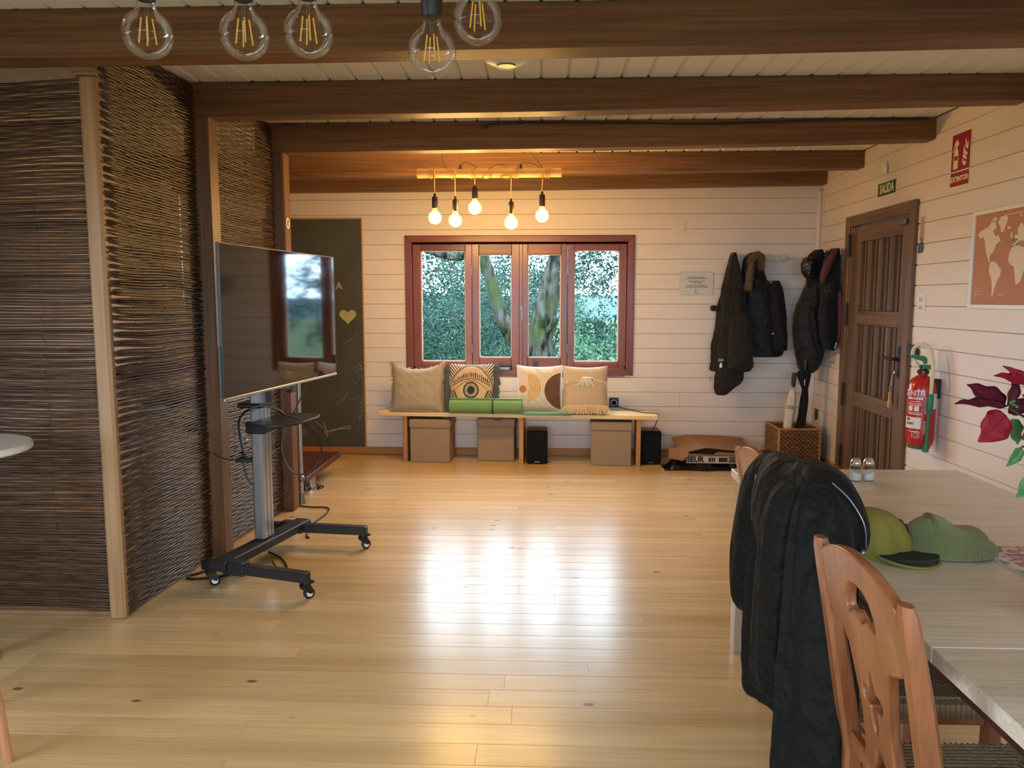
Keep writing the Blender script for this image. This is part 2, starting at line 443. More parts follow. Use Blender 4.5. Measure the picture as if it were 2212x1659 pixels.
def groove_plank(a0, a1, z0, z1, c, place, T=.015, ch=.0034):
    """one wall plank: length a0..a1, height z0..z1, chamfered long edges; place(a, depth, z) -> point, depth 0 = room face"""
    prof = [(T, z0 + .001), (ch, z0 + .001), (0, z0 + ch), (0, z1 - ch), (ch, z1 - .001), (T, z1 - .001)]
    mb = MB(); n = len(prof)
    vs = [place(a0 + .0008, d, z) for d, z in prof] + [place(a1 - .0008, d, z) for d, z in prof]
    mb.add(vs, [tuple(range(n)), tuple(range(n, 2*n))[::-1]] + [(i + n, (i+1) % n + n, (i+1) % n, i) for i in range(n)])
    return mb

PITCH = .1335
rows = [(.06 + i * PITCH, .06 + (i + 1) * PITCH) for i in range(19)]
# back wall with the window opening
WX0, WX1, WZ0, WZ1 = -1.17, .76, .80, 1.945
wall_back = slab_with_holes('wall_back', (XL, XW + .15, -.1, 2.75), [(WX0, WX1, WZ0, WZ1)], frame((0, YB + .145, 0), (1, 0, 0), (0, 0, 1)), .13, M['paint_gap'])
pb = lambda a, d, z: (a, YB + d, z)
for i, (z0, z1) in enumerate(rows):
    zc = (z0 + z1) / 2; z1 = min(z1, 2.57)
    cuts = [XL, XW]
    if WZ0 - .03 < zc < WZ1 + .03: segs = [(XL, WX0), (WX1, XW)]
    else: segs = [(XL, XW)]
    out = []
    for a0, a1 in segs:
        if a1 - a0 > 2.2:
            j = rnd.choice([1.26, 1.9, -1.9, .98]) if a0 < -3 and a1 > 2 else None
            if j and i % 3 == 0: out += [(a0, j), (j, a1)]; continue
        out.append((a0, a1))
    for a0, a1 in out: groove_plank(a0, a1, z0, z1, None, pb).build('plank', M['paint'], wall_back)
# right wall with the door opening
DY0, DY1, DZ1 = 5.27, 6.30, 2.03
wall_right = slab_with_holes('wall_right', (YR - .15, YB, -.1, 2.75), [(DY0, DY1, -.1, DZ1), (-2.2, -.8, .8, 2.1)], frame((XW + .015, 0, 0), (0, 1, 0), (0, 0, 1)), .13, M['paint_gap'])
prt = lambda a, d, z: (XW + d, a, z)
for i, (z0, z1) in enumerate(rows):
    z1 = min(z1, 2.57); zc = (z0 + z1) / 2
    j = 3.1 + ((i * 37) % 10) * .17
    if i == 3: j = 4.12
    segs = [(YR, -2.2), (-.8, j)] if .8 < zc < 2.1 else [(YR, -.4 + (i % 4) * .5), (-.4 + (i % 4) * .5, j)]
    segs += [(j, DY0), (DY1, YB)] if zc < DZ1 + .02 else [(j, YB)]
    for a0, a1 in segs: groove_plank(a0, a1, z0, z1, None, prt).build('plank', M['paint'], wall_right)
wall_left = slab_with_holes('wall_left', (YR - .15, YB, -.1, 2.75), [(-1.0, 1.2, .9, 2.1)], frame((XL - .13, 0, 0), (0, 1, 0), (0, 0, 1)), .13, M['paint'])
wall_rear = slab_with_holes('wall_rear', (XL, XW, -.1, 2.75), [(-2.3, 1.5, .9, 2.2)], frame((0, YR, 0), (1, 0, 0), (0, 0, 1)), .13, M['paint'])

# floor of pine boards running across the room
floor = tag(MB().bx(XL, XW + .02, YR, YB + .02, -.12, -.014).build('floor', M['floor_base']), kind='structure')
FW = .1165; y = YB - .005; nfl = 0; i = 0
while y > .35:
    y0 = y - FW; x = XL
    first = True
    while x < XW - .01:
        ln = rnd.uniform(.5, 2.4) if first else rnd.uniform(1.6, 3.2)
        first = False
        x1 = min(XW, x + ln)
        if XW - x1 < .5: x1 = XW
        g = .0011; c = .0003
        prof = [(y0 + g, -.013), (y0 + g, -c), (y0 + g + c, 0), (y - g - c, 0), (y - g, -c), (y - g, -.013)]
        vs = [(x + .0005, b_, z_) for b_, z_ in prof] + [(x1 - .0005, b_, z_) for b_, z_ in prof]; n = 6
        MB().add(vs, [tuple(range(n))[::-1], tuple(range(n, 2*n))] + [(q, (q+1) % n, (q+1) % n + n, q + n) for q in range(n)]).build('plank', M['floor'], floor)
        x = x1; nfl += 1
    y = y0; i += 1
rest = MB()
while y > YR:
    rest.bx(XL, XW, y - FW + .0007, y - .0007, -.013, 0); y -= FW
rest.build('plank_field', M['floor'], floor, kind='stuff')

# ceiling boards running front to back
ceiling = tag(MB().bx(XL, XW + .02, YR, YB + .02, ZC + .016, ZC + .12).build('ceiling', M['paint_gap']), kind='structure')
CW = .1372; x = XL
while x < XW - .02:
    x1 = min(x + CW, XW); c = .011
    prof = [(x + .001, ZC + .015), (x + .001, ZC + c), (x + c, ZC), (x1 - c, ZC), (x1 - .001, ZC + c), (x1 - .001, ZC + .015)]
    vs = [(a, YR, z_) for a, z_ in prof] + [(a, YB, z_) for a, z_ in prof]; n = 6
    MB().add(vs, [tuple(range(n)), tuple(range(n, 2*n))[::-1]] + [(q + n, (q+1) % n + n, (q+1) % n, q) for q in range(n)]).build('board', M['ceil'], ceiling)
    x = x1

bb = MB().cbx(XL, XW, YB - .018, YB, 0, .07, .004).build('baseboard_back', M['base']); tag(bb, kind='structure')
bb = MB().cbx(XW - .016, XW, -3.5, DY0 - .07, 0, .07, .004).build('baseboard_right', M['base']); tag(bb, kind='structure')
bb = MB().cbx(XW - .016, XW, DY1 + .07, YB - .02, 0, .07, .004).build('baseboard_right', M['base']); tag(bb, kind='structure')
tr = MB().cbx(XW - .035, XW - .001, YB - .03, YB - .001, .07, 2.395, .006).build('trim_1', M['paint']); tag(tr, kind='structure')

# ceiling beams: slightly higher towards the right wall
def beam(label, y0, x0, zl, zr, t=.13, x1=XW - .002):
    mb = MB(); c = .007
    prof = lambda zb: [(y0 + c, zb), (y0 + t - c, zb), (y0 + t, zb + c), (y0 + t, 2.566), (y0, 2.566), (y0, zb + c)]
    nseg = 10; vs = []; n = 6; rb = random.Random(int(y0 * 100))
    for k in range(nseg + 1):
        f = k / nseg; zz = zl + (zr - zl) * f - .010 * sin(pi * f); dy = rb.uniform(-.002, .002)
        vs += [(x0 + (x1 - x0) * f, a + dy, b_) for a, b_ in prof(zz)]
    fs = [tuple(range(n))[::-1], tuple(range(nseg * n, nseg * n + n))]
    for k in range(nseg):
        for q in range(n): fs.append((k*n+q, k*n+(q+1)%n, (k+1)*n+(q+1)%n, (k+1)*n+q))
    mb.add(vs, [f[::-1] for f in fs])
    return tag(mb.build('ceiling_beam', M['beam']), label, 'beam', 'stained ceiling beams')
beam('thick dark ceiling beam nearest the camera, behind the unlit bulbs', 3.075, XL, 2.385, 2.425, .145)
beam('dark ceiling beam resting on the wooden post behind the television', 4.105, -1.93, 2.395, 2.44, .125)
beam('dark ceiling beam with a black cable along its top edge', 5.05, -1.86, 2.385, 2.435, .125)
beam('ceiling beam glowing orange behind the hanging log lamp', 6.12, XL, 2.385, 2.44)
beam('ceiling beam against the plank wall above the window', 6.885, XL, 2.385, 2.43)
def post(label, x0, x1, y0, y1, h):
    return tag(MB().cbx(x0, x1, y0, y1, 0, h, .006).build('wooden_post', M['post']), label, 'post', 'stained wooden posts')
post('dark square wooden post directly behind the television stand', -1.895, -1.762, 4.112, 4.228, 2.40)
post2 = post('dark square wooden post with a round sticker beside the chalkboard', -1.808, -1.68, 5.055, 5.172, 2.39)
# sticker on the post's inner face
st = thing('round_sticker', 'small round white sticker with red rim on wooden post', 'sticker', (-1.679, 5.11, 1.938))
Ms = frame((0, 0, 0), (0, 1, 0), (0, 0, 1))
M['red'] = plain('sticker_red', (190, 60, 40), rough=.5)
ci = lambda r, n=24, cx=0, cy=0: [(cx + r * cos(2*pi*k/n), cy + r * sin(2*pi*k/n)) for k in range(n)]
plate('sticker_rim', [ci(.040)], .0012, M['red'], st, Ms)
plate('sticker_face', [ci(.036)], .0018, M['white'], st, Ms)
plate('sticker_mark', [[(-.01, -.02), (.012, -.018), (.004, .0), (.016, .018), (-.004, .024), (-.014, .004)]], .0024, M['black'], st, Ms)

# ------------------------------------------------------------------ window in the back wall
win = tag(bpy.data.objects.new('window_1', None), 'mahogany framed four-light window in the back wall', kind='structure'); COL.objects.link(win)
ox0, ox1, oz0, oz1 = -1.238, .829, .748, 2.010
yf = YB - .028
def miter(parent, x0, x1, z0, z1, w, ya, yb, name, mats=('win', 'winh'), c=.006):
    """four mitred members of a frame, face at ya, back at yb"""
    for side in range(4):
        mb = MB()
        if side == 0: q = [(x0, z1), (x1, z1), (x1 - w, z1 - w), (x0 + w, z1 - w)]
        if side == 1: q = [(x0 + w, z0 + w), (x1 - w, z0 + w), (x1, z0), (x0, z0)]
        if side == 2: q = [(x0, z0), (x0, z1), (x0 + w, z1 - w), (x0 + w, z0 + w)]
        if side == 3: q = [(x1 - w, z0 + w), (x1 - w, z1 - w), (x1, z1), (x1, z0)]
        cx, cz = sum(p[0] for p in q) / 4, sum(p[1] for p in q) / 4
        f1 = [(p[0], ya + c, p[1]) for p in q]; mid = []
        for p in q:
            mid.append((p[0] + math.copysign(min(c, abs(cx - p[0])), cx - p[0]) if side > 1 else p[0], ya, p[1] + (math.copysign(min(c, abs(cz - p[1])), cz - p[1]) if side < 2 else 0)))
        bk = [(p[0], yb, p[1]) for p in q]
        mb.add(mid + f1 + bk, [(3, 2, 1, 0)] + [(i, (i+1) % 4, (i+1) % 4 + 4, i + 4) for i in range(4)] + [(i + 4, (i+1) % 4 + 4, (i+1) % 4 + 8, i + 8) for i in range(4)] + [(8, 9, 10, 11)])
        mb.build(name, M[mats[1] if side < 2 else mats[0]], parent)
miter(win, ox0, ox1, oz0, oz1, .062, yf, YB + .03, 'casing')
# inner jamb and sashes (recessed)
ix0, ix1, iz0, iz1 = ox0 + .06, ox1 - .06, oz0 + .055, oz1 - .06
for (a0, a1, b0, b1) in ((ix0, ix0 + .02, iz0, iz1), (ix1 - .02, ix1, iz0, iz1), (ix0, ix1, iz1 - .02, iz1), (ix0, ix1, iz0, iz0 + .02)):
    MB().bx(a0, a1, YB + .0, YB + .15, b0, b1).build('jamb', M['win'], win)
lights = [(-1.105, -.697, .868, 1.879, ix0 + .01, -.636), (-.571, -.274, .904, 1.843, -.634, -.203), (-.127, .174, .904, 1.843, -.197, .232), (.294, .700, .868, 1.879, .234, ix1 - .01)]
for k, (g0, g1, h0, h1, s0, s1) in enumerate(lights):
    ya = YB + (.012 if k in (1, 2) else .028); yb = ya + .045
    zb0, zb1 = iz0 + .012, iz1 - .003
    sash = bpy.data.objects.new('sash', None); COL.objects.link(sash); sash.parent = win
    MB().cbx(s0, g0, ya, yb, zb0, zb1, .004).build('stile', M['win'], sash)
    MB().cbx(g1, s1, ya, yb, zb0, zb1, .004).build('stile', M['win'], sash)
    MB().cbx(g0, g1, ya + .001, yb, h1, zb1, .004).build('rail', M['winh'], sash)
    MB().cbx(g0, g1, ya + .001, yb, zb0, h0, .004).build('rail', M['winh'], sash)
    for (a0, a1, b0, b1) in ((g0, g0 + .008, h0, h1), (g1 - .008, g1, h0, h1), (g0, g1, h0, h0 + .008), (g0, g1, h1 - .008, h1)):
        MB().bx(a0, a1, ya + .028, ya + .04, b0, b1).build('glazing_bead', M['offwhite'], sash)
    MB().bx(g0 - .003, g1 + .003, ya + .031, ya + .035, h0 - .003, h1 + .003).build('pane', M['pane'], sash)
    if k in (1, 2):
        hx = s0 if k == 1 else s1
        for hz in (1.70, .99):
            MB().tube([(hx, ya - .006, hz - .04), (hx, ya - .006, hz + .04)], .008, 10).build('hinge', M['steel'], sash, True)
    if k == 1:
        MB().cbx(s1 - .002, s1 + .03, ya - .012, ya, zb0 + .01, zb1 - .01, .004).build('cover_strip', M['win'], sash)
        h = MB().tube([(-.186, ya - .012, 1.372), (-.186, ya - .045, 1.372), (-.184, ya - .05, 1.33), (-.180, ya - .05, 1.245)], .009, 10, sub=4).build('handle', M['steel'], sash, True)
MB().cbx(-.40, -.285, YB - .05, YB - .008, .795, .822, .006).build('awning_latch', M['steel'], win)
MB().cbx(-.415, -.27, YB - .028, YB + .012, .79, .84, .004).build('latch_plate', M['blackm'], win)
MB().cbx(-.075, -.035, YB - .02, YB + .012, .832, .88, .003).build('window_stop', M['black'], win)
# unseen windows beside and behind the camera, sized for fill daylight: sashes with a cross bar
def plain_window(name, u0, u1, v0, v1, M4):
    w2 = tag(bpy.data.objects.new(name, None), kind='structure'); COL.objects.link(w2); um = (u0 + u1) / 2; vm = (v0 + v1) / 2
    for (a0, a1, b0, b1) in ((u0, u0 + .06, v0, v1), (u1 - .06, u1, v0, v1), (u0, u1, v0, v0 + .06), (u0, u1, v1 - .06, v1), (um - .04, um + .04, v0, v1), (u0, u1, vm - .015, vm + .015)):
        MB().bx(a0, a1, b0, b1, .03, .09, M4).build('bar', M['win'], w2)
    MB().bx(u0 + .06, u1 - .06, v0 + .06, v1 - .06, .055, .059, M4).build('pane', M['pane'], w2)
plain_window('window_2', -2.2, -.8, .8, 2.1, frame((XW, 0, 0), (0, 1, 0), (0, 0, 1)))
plain_window('window_3', -1.2, 1.0, .9, 2.1, frame((XL, 0, 0), (0, -1, 0), (0, 0, 1)))
plain_window('rear_fill_window', -2.3, 1.5, .9, 2.2, frame((0, YR, 0), (1, 0, 0), (0, 0, 1)))  # added rear window, enlarged to brighten faces turned to the camera

# ------------------------------------------------------------------ door in the right wall
door = tag(bpy.data.objects.new('door_1', None), 'brown wooden panelled door with dark frame in the right wall', kind='structure'); COL.objects.link(door)
def on_r(y0, y1, x0, x1, z0, z1, c, name, m, parent): return MB().cbx(x0, x1, y0, y1, z0, z1, c).build(name, m, parent)
on_r(5.212, 5.29, XW - .028, XW + .06, 0, 2.089, .005, 'frame_jamb', M['door'], door)
on_r(6.285, 6.366, XW - .028, XW + .06, 0, 2.089, .005, 'frame_jamb', M['door'], door)
on_r(5.29, 6.285, XW - .028, XW + .06, 2.006, 2.089, .005, 'frame_head', M['doorh'], door)
on_r(5.289, 5.31, XW - .014, XW + .06, 0, 2.006, .003, 'frame_stop', M['door'], door)
on_r(6.265, 6.286, XW - .014, XW + .06, 0, 2.006, .003, 'frame_stop', M['door'], door)
leaf = bpy.data.objects.new('leaf', None); COL.objects.link(leaf); leaf.parent = door
lx0, lx1 = XW - .008, XW + .035
dy0, dy1 = 5.312, 6.262
tiers = [(1.352, 1.876), (.722, 1.243), (.08, .603)]
on_r(dy0, 5.415, lx0, lx1, .005, 2.0, .004, 'stile', M['door'], leaf)
on_r(6.115, dy1, lx0, lx1, .005, 2.0, .004, 'stile', M['door'], leaf)
for (z0, z1) in ((1.876, 2.0), (1.243, 1.352), (.603, .722), (.005, .08)):
    on_r(5.415, 6.115, lx0 + .001, lx1, z0, z1, .004, 'rail', M['doorh'], leaf)
ncol = 4; span = (6.115 - 5.415); mull = .045; pw = (span - 3 * mull) / 4
for z0, z1 in tiers:
    for k in range(ncol):
        a0 = 5.415 + k * (pw + mull); a1 = a0 + pw
        on_r(a0, a1, lx0 + .026, lx1 - .002, z0, z1, .002, 'panel', M['doorp'], leaf)
        # raised field and moulding strips of each slim panel
        for s0, s1, xx in ((a0, a0 + .012, .008), (a1 - .012, a1, .008), (a0 + .05, a0 + .066, .012)):
            on_r(s0, s1, lx0 + xx, lx1 - .004, z0, z1, .003, 'moulding', M['door'], leaf)
        if k < 3: on_r(a1, a1 + mull, lx0 + .001, lx1, z0, z1, .004, 'mullion', M['door'], leaf)
hd = MB().cbx(XW - .014, XW - .008, 5.348, 5.382, .90, 1.12, .003)
hd.build('handle_plate', M['blackm'], leaf)
MB().tube([(XW - .012, 5.365, 1.03), (XW - .055, 5.365, 1.03), (XW - .06, 5.39, 1.03), (XW - .056, 5.49, 1.035), (XW - .05, 5.505, 1.045)], [.011, .010, .010, .008, .005], 10, sub=4).build('handle', M['blackm'], leaf, True)
MB().lathe([(.014, 0), (.014, .022), (.008, .026), (0, .026)], (0, 0, 0), 16, frame((XW - .013, 5.365, .935), (0, 1, 0), (0, 0, -1))).build('lock_cylinder', M['chrome'], leaf, True)
MB().cbx(XW - .03, XW - .008, 5.33, 5.40, 1.94, 1.975, .004).build('door_closer_clip', M['steel'], leaf)
for hz in (1.86, 1.32, .68, .18):
    MB().tube([(XW - .032, 6.262, hz - .09), (XW - .032, 6.262, hz + .09)], .011, 10).build('hinge', M['blackm'], door, True)
for i, (z0, z1) in enumerate(rows[:15]):
    MB().sphere((XW - .002, 5.203, z1), .006, 8, 6, (.6, 1, 1)).build('nail', M['blackm'], wall_right)
kt = thing('key_tassel', 'beige tassel hanging from the keys in the door lock', 'tassel', (XW - .05, 5.372, .72))
MB().tube([(.01, 0, .21), (.0, .012, .12), (0, .005, .075)], .0025, 6, sub=4).build('key_ring', M['chrome'], kt, True)
MB().tube([(.004, -.012, .20), (-.004, -.012, .13)], .004, 6).build('key', M['steel'], kt)
MB().loft([(0, 0, .085, .006, .006), (0, 0, .075, .017, .017), (0, 0, .06, .012, .012), (0, 0, .0, .018, .018), (0, 0, -.025, .014, .014)], 14, 4, .12, 7, 3).build('tassel_body', M['cord'], kt, True)

# ------------------------------------------------------------------ reed screens on the left
def reed_screen(label, p0, p1, z0, z1, seed, pitch=.0135, pinch=0.0, wires=3):
    """woven willow mat between two floor points; reeds run along it and bunch up at the pinned end"""
    a = Vector((p0[0], p0[1], 0)); d = Vector((p1[0], p1[1], 0)) - a; L_ = d.length; ang = math.atan2(d.y, d.x)
    o = thing('reed_screen', label, 'screen', (p0[0], p0[1], 0), ang, 'willow reed screens')
    r = random.Random(seed); nz = vnoise(seed)
    mb = MB(); n = int((z1 - z0) / pitch); seg = 13
    for i in range(n):
        zb = z0 + (i + .5) * pitch + r.uniform(-.0015, .0015)
        rad = pitch * r.uniform(.40, .60); ys = r.uniform(-.004, .004); pts = []
        ext0 = r.uniform(0, .012); ext1 = r.uniform(0, .01)
        grp = .038; gc = (math.floor(zb / grp) + .5) * grp
        tilt = r.uniform(-.004, .004)
        for k in range(seg + 1):
            t = k / seg; x = ext0 + (L_ - ext0 - ext1) * t
            w = math.exp(-t * 12) * pinch
            z = zb + (gc - zb) * .5 * w + .006 * nz(t * 5, zb * 9) + tilt * (t - .5) + .010 * nz(t * 3 + 5, zb * 1.3)
            z = max(z, z0 + .002)
            yy = ys + .006 * nz(t * 4, zb * 2.5, 3) + (.004 if (i + k) % 2 else -.004)
            pts.append((x, yy, z))
        rr = [rad * (1 - .35 * abs(k / seg - .4)) for k in range(seg + 1)]
        mb.tube(pts, rr, 5)
    mb.build('reeds', M['reed'], o, 'all', kind='stuff')
    for q in range(wires):
        x = L_ * (q + .6) / wires
        MB().tube([(x + .004 * sin(j), .012 * (-1) ** j, z0 + (z1 - z0) * j / 60) for j in range(61)], .0012, 4).build('binding_wire', M['blackm'], o)
    return o
reed_screen('dark willow reed screen facing the camera at the far left', (-1.945, 3.315), (-3.25, 3.42), .02, 2.37, 11, pinch=.2)
reed_screen('willow reed screen between the pale corner pole and the near wooden post', (-1.868, 3.285), (-1.835, 4.108), .012, 2.565, 12, pinch=.8)
reed_screen('willow reed screen between the two wooden posts behind the television', (-1.822, 4.235), (-1.752, 5.052), .012, 2.565, 13, pinch=.6)
cp = thing('corner_pole', 'pale wooden corner pole joining the two near reed screens', 'pole', (-1.905, 3.285, 0))
MB().cbx(-.038, .036, -.028, .022, 0, 2.372, .012).build('pole', M['pole'], cp)
MB().cbx(-.06, .036, -.028, .022, 2.372, 2.384, .003).build('pole_cap', M['pole'], cp)
MB().cbx(-3.28, -1.95, 3.31, 3.33, .0, .018, .002).build('floor_batten', M['pole'])
tag(bpy.data.objects['floor_batten'], 'thin pale floor batten under the far left reed screen', 'batten')

# ------------------------------------------------------------------ television on its rolling stand
tvn = Vector((.991, -.134, 0)).normalized(); tvt = Vector((.134, .991, 0)).normalized()
tv = thing('television', 'large flat black television turned sideways reflecting the window', 'television', (-1.347, 4.03, .978), math.atan2(tvt.y, tvt.x))
# local: x along the screen (far end +), y towards the back (-n), z up
W2, HH = .641, .714
MB().cbx(-W2, W2, .002, .014, 0, HH, .003).build('back_cover', M['bezel'], tv)
MB().cbx(-.45, .45, .012, .05, .03, .40, .008).build('electronics_hump', M['black'], tv)
MB().bx(-W2 + .004, W2 - .004, -.0005, .003, .014, HH - .004).build('screen', M['screen'], tv)
MB().cbx(-W2, W2, -.004, .004, 0, .013, .002).build('lower_bezel', M['alu'], tv)
for (a0, a1, b0, b1) in ((-W2, W2, HH - .004, HH), (-W2, -W2 + .004, .013, HH), (W2 - .004, W2, .013, HH)):
    MB().bx(a0, a1, -.002, .004, b0, b1).build('bezel', M['black'], tv)
MB().cbx(-.035, .035, .004, .03, -.02, 0, .003).build('sensor_box', M['black'], tv)
MB().cbx(-W2 - .004, -W2 + .002, .003, .02, .02, .25, .002).build('side_module', M['black'], tv)

ts = thing('television_stand', 'rolling television stand with silver column and black H-shaped base', 'stand', (-1.507, 4.03, 0))
def bar(mb, a, b, w, z0, z1, c=.004, ext=0.0):
    a = Vector((a[0], a[1], 0)); b = Vector((b[0], b[1], 0)); d = (b - a); L_ = d.length; d.normalize()
    return mb.cbx(-ext, L_ + ext, -w / 2, w / 2, z0, z1, c, frame(tuple(a), tuple(d), (-d.y, d.x, 0)))
Lc = lambda x, y: (x + 1.507, y - 4.03)
q = math.atan2(.134, .991)
Mc = Matrix.Rotation(-q, 4, 'Z')
MB().cbx(-.032, .032, -.058, .058, .145, 1.42, .012, Mc).build('column', M['alu'], ts)
for s in (-.02, .02):
    MB().bx(.032, .0335, s - .005, s + .005, .15, 1.4, Mc).build('column_groove', M['steel'], ts)
bar(MB(), Lc(-1.60, 3.62), Lc(-1.405, 4.40), .095, .10, .147, .004).build('base_bar', M['blackm'], ts)
legs = [((-1.70, 3.70), (-1.115, 3.525)), ((-1.665, 4.36), (-1.005, 4.285))]
for a, b in legs:
    bar(MB(), Lc(*a), Lc(*b), .05, .088, .137, .004).build('leg', M['blackm'], ts)
    m_ = [a[i] + (b[i] - a[i]) * .22 for i in range(2)]; m2 = [a[i] + (b[i] - a[i]) * .42 for i in range(2)]
    bar(MB(), Lc(*m_), Lc(*m2), .062, .082, .148, .004).build('leg_sleeve', M['blackm'], ts)
def caster(x, y, rz):
    o = bpy.data.objects.new('caster', None); COL.objects.link(o); o.parent = ts; o.location = (x + 1.507, y - 4.03, 0); o.rotation_euler = (0, 0, rz)
    MB().tube([(0, 0, .07), (0, 0, .092)], .009, 10).build('stem', M['chrome'], o, True)
    mb = MB()
    for s in (-1, 1):
        mb.prism([(-.018, .078), (.02, .078), (.036, .045), (.03, .025), (.016, .03), (-.02, .055)], .004, frame((0, s * .015 + .002, 0), (1, 0, 0), (0, 0, 1)))
    mb.cbx(-.018, .022, -.019, .019, .068, .08, .003)
    mb.build('fork', M['black'], o)
    MB().cbx(-.012, .06, -.016, .016, .068, .076, .003, Matrix.Translation((0, 0, 0)) @ Matrix.Rotation(-.18, 4, 'Y')).build('brake', M['black'], o)
    w = frame((.02, 0, .027), (1, 0, 0), (0, 0, 1))
    MB().lathe([(.0, -.011), (.02, -.011), (.027, -.008), (.027, .008), (.02, .011), (0, .011)], (0, 0, 0), 20, w).build('wheel', M['black'], o, True)
    MB().lathe([(.008, -.0125), (.016, -.0125), (.016, .0125), (.008, .0125)], (0, 0, 0), 16, w).build('hub', M['white'], o, True)
for (x, y, rz) in ((-1.135, 3.535, .7), (-1.665, 3.69, .5), (-1.03, 4.29, .6), (-1.645, 4.355, .4)): caster(x, y, rz)
# shelf and collar on the column
sh = MB(); R_ = Matrix.Rotation(-q, 4, 'Z') @ Matrix.Translation((0, 0, .80)) @ Matrix.Rotation(.0, 4, 'Y')
outl = [(.02, -.20), (.17, -.22), (.26, -.17), (.28, -.05), (.28, .12), (.25, .2), (.1, .22), (.02, .20)]
plate('shelf', [outl], .012, M['blackm'], ts, Matrix.Rotation(-q, 4, 'Z') @ Matrix.Translation((0, 0, .80)), .003)
MB().cbx(-.05, .06, -.075, .075, .73, .792, .006, Mc).build('shelf_bracket', M['black'], ts)
MB().cbx(-.09, .045, -.085, .085, .868, .893, .008, Mc).build('collar', M['blackm'], ts)
MB().cbx(.03, .09, -.2, .2, 1.18, 1.25, .004, Mc).build('mount_rail', M['blackm'], ts)
MB().cbx(.03, .09, -.2, .2, 1.42, 1.47, .004, Mc).build('mount_rail', M['blackm'], ts)
for s in (-.2, .2): MB().cbx(.06, .105, s - .02, s + .02, 1.0, 1.6, .004, Mc).build('mount_arm', M['blackm'], ts)
MB().cbx(.05, .08, -.04, -.01, .90, .985, .003, Mc).build('cable_clip', M['black'], ts)
MB().cbx(.08, .11, .15, .2, .925, .975, .003, Mc).build('cable_clip', M['black'], ts)

def cable(label, pts, r=.0035, m='cable', grp='black cables around the television stand', name='cable', sub=6):
    return tag(MB().tube(pts, r, 6, sub=sub).build(name, M[m], None, True), label, 'cable', grp)
dg = thing('power_adapter', 'small black power adapter hanging beside the silver column', 'adapter', (-1.585, 3.99, .583))
MB().cbx(-.045, .045, -.012, .012, -.013, .013, .004).build('adapter_body', M['black'], dg)
MB().cbx(-.016, .004, -.009, .009, .013, .04, .003).build('adapter_plug', M['black'], dg)
cable('thick black cable looping from the shelf down to the adapter', [(-1.585, 3.985, .62), (-1.605, 3.99, .70), (-1.60, 3.97, .80), (-1.53, 3.92, .865), (-1.45, 3.93, .885), (-1.38, 3.95, .86), (-1.37, 4.0, .825)], .006)
cable('short grey cable curling left from the adapter', [(-1.632, 3.99, .583), (-1.68, 3.98, .59), (-1.72, 3.96, .612), (-1.735, 3.95, .635)], .0035)
cable('black cable hanging in a small hook below the adapter', [(-1.592, 3.985, .57), (-1.58, 3.99, .50), (-1.555, 3.99, .455), (-1.53, 3.985, .45)], .004)
cable('black cable hanging in a wide loop below the shelf', [(-1.30, 4.20, .975), (-1.345, 4.16, .86), (-1.40, 4.12, .74), (-1.42, 4.1, .62), (-1.36, 4.08, .50), (-1.26, 4.08, .50), (-1.20, 4.09, .60), (-1.215, 4.06, .72), (-1.28, 4.0, .80), (-1.36, 3.96, .835)], .0042)
cable('black power cable leading along the floor from the stair', [(-1.72, 5.20, .006), (-1.60, 5.15, .007), (-1.47, 5.13, .008), (-1.44, 4.98, .008), (-1.46, 4.75, .006), (-1.43, 4.52, .006), (-1.40, 4.47, .006)], .005)
cable('black cable loop lying on the floor beside the left caster', [(-1.60, 3.86, .006), (-1.68, 3.80, .006), (-1.80, 3.765, .006), (-1.835, 3.80, .006), (-1.79, 3.86, .006), (-1.74, 3.98, .006)], .006)
cable('black cable loop on the floor below the base bar', [(-1.55, 4.20, .006), (-1.45, 4.10, .008), (-1.385, 4.0, .006), (-1.36, 3.93, .006), (-1.40, 3.92, .01), (-1.46, 4.0, .02)], .005)

# ------------------------------------------------------------------ open staircase behind the far post
stair = thing('open_staircase', 'open staircase with red-brown treads and steel tubes behind the post', 'staircase', (-1.66, 5.28, 0))
for k in range(5):
    x1 = -.0 - k * .28
    MB().cbx(x1 - .32, x1, 0 if k else 0, .93, .14 + k * .185, .185 + k * .185, .004).build('tread', M['tread'], stair)
    MB().bx(x1 - .30, x1 - .06, -.006, .012, .135 + k * .185, .18 + k * .185).build('tread_end_cap', M['black'], stair)
MB().tube([(-.098, .42, 0), (-.098, .42, .14)], .036, 16).build('support_tube', M['alu'], stair, True)
MB().lathe([(.0, 0), (.098, 0), (.098, .008), (.045, .012), (.045, .03), (.036, .032)], (-.098, .42, 0), 28).build('floor_flange', M['chrome'], stair, True)
for t in range(6):
    MB().lathe([(.008, .008), (.008, .016), (0, .018)], (-.098 + .078 * cos(t), .42 + .078 * sin(t), 0), 8).build('bolt', M['steel'], stair)
for k in range(1, 5):
    MB().tube([(-.16 - k * .28, .45, -.05 + k * .185 + .19), (-.02 - k * .28, .45, -.04 + k * .185)], .025, 12).build('spine_tube', M['alu'], stair, True)
MB().tube([(-.032, -.02, .03), (-.032, -.02, .95)], .0155, 14).build('rail_post', M['alu'], stair, True)
MB().lathe([(0, 0), (.026, 0), (.022, .03), (.019, .035), (.019, .075), (.0155, .08)], (-.032, -.02, 0), 16).build('rail_foot', M['steel'], stair, True)
MB().sphere((-.032, -.015, .18), .026, 12, 8, (1, 1.2, 1.1)).build('rail_clamp', M['steel'], stair, True)
MB().tube([(-.032, -.02, .95), (-.4, -.02, 1.22), (-1.2, -.02, 1.80)], .018, 12).build('handrail', M['alu'], stair, True)

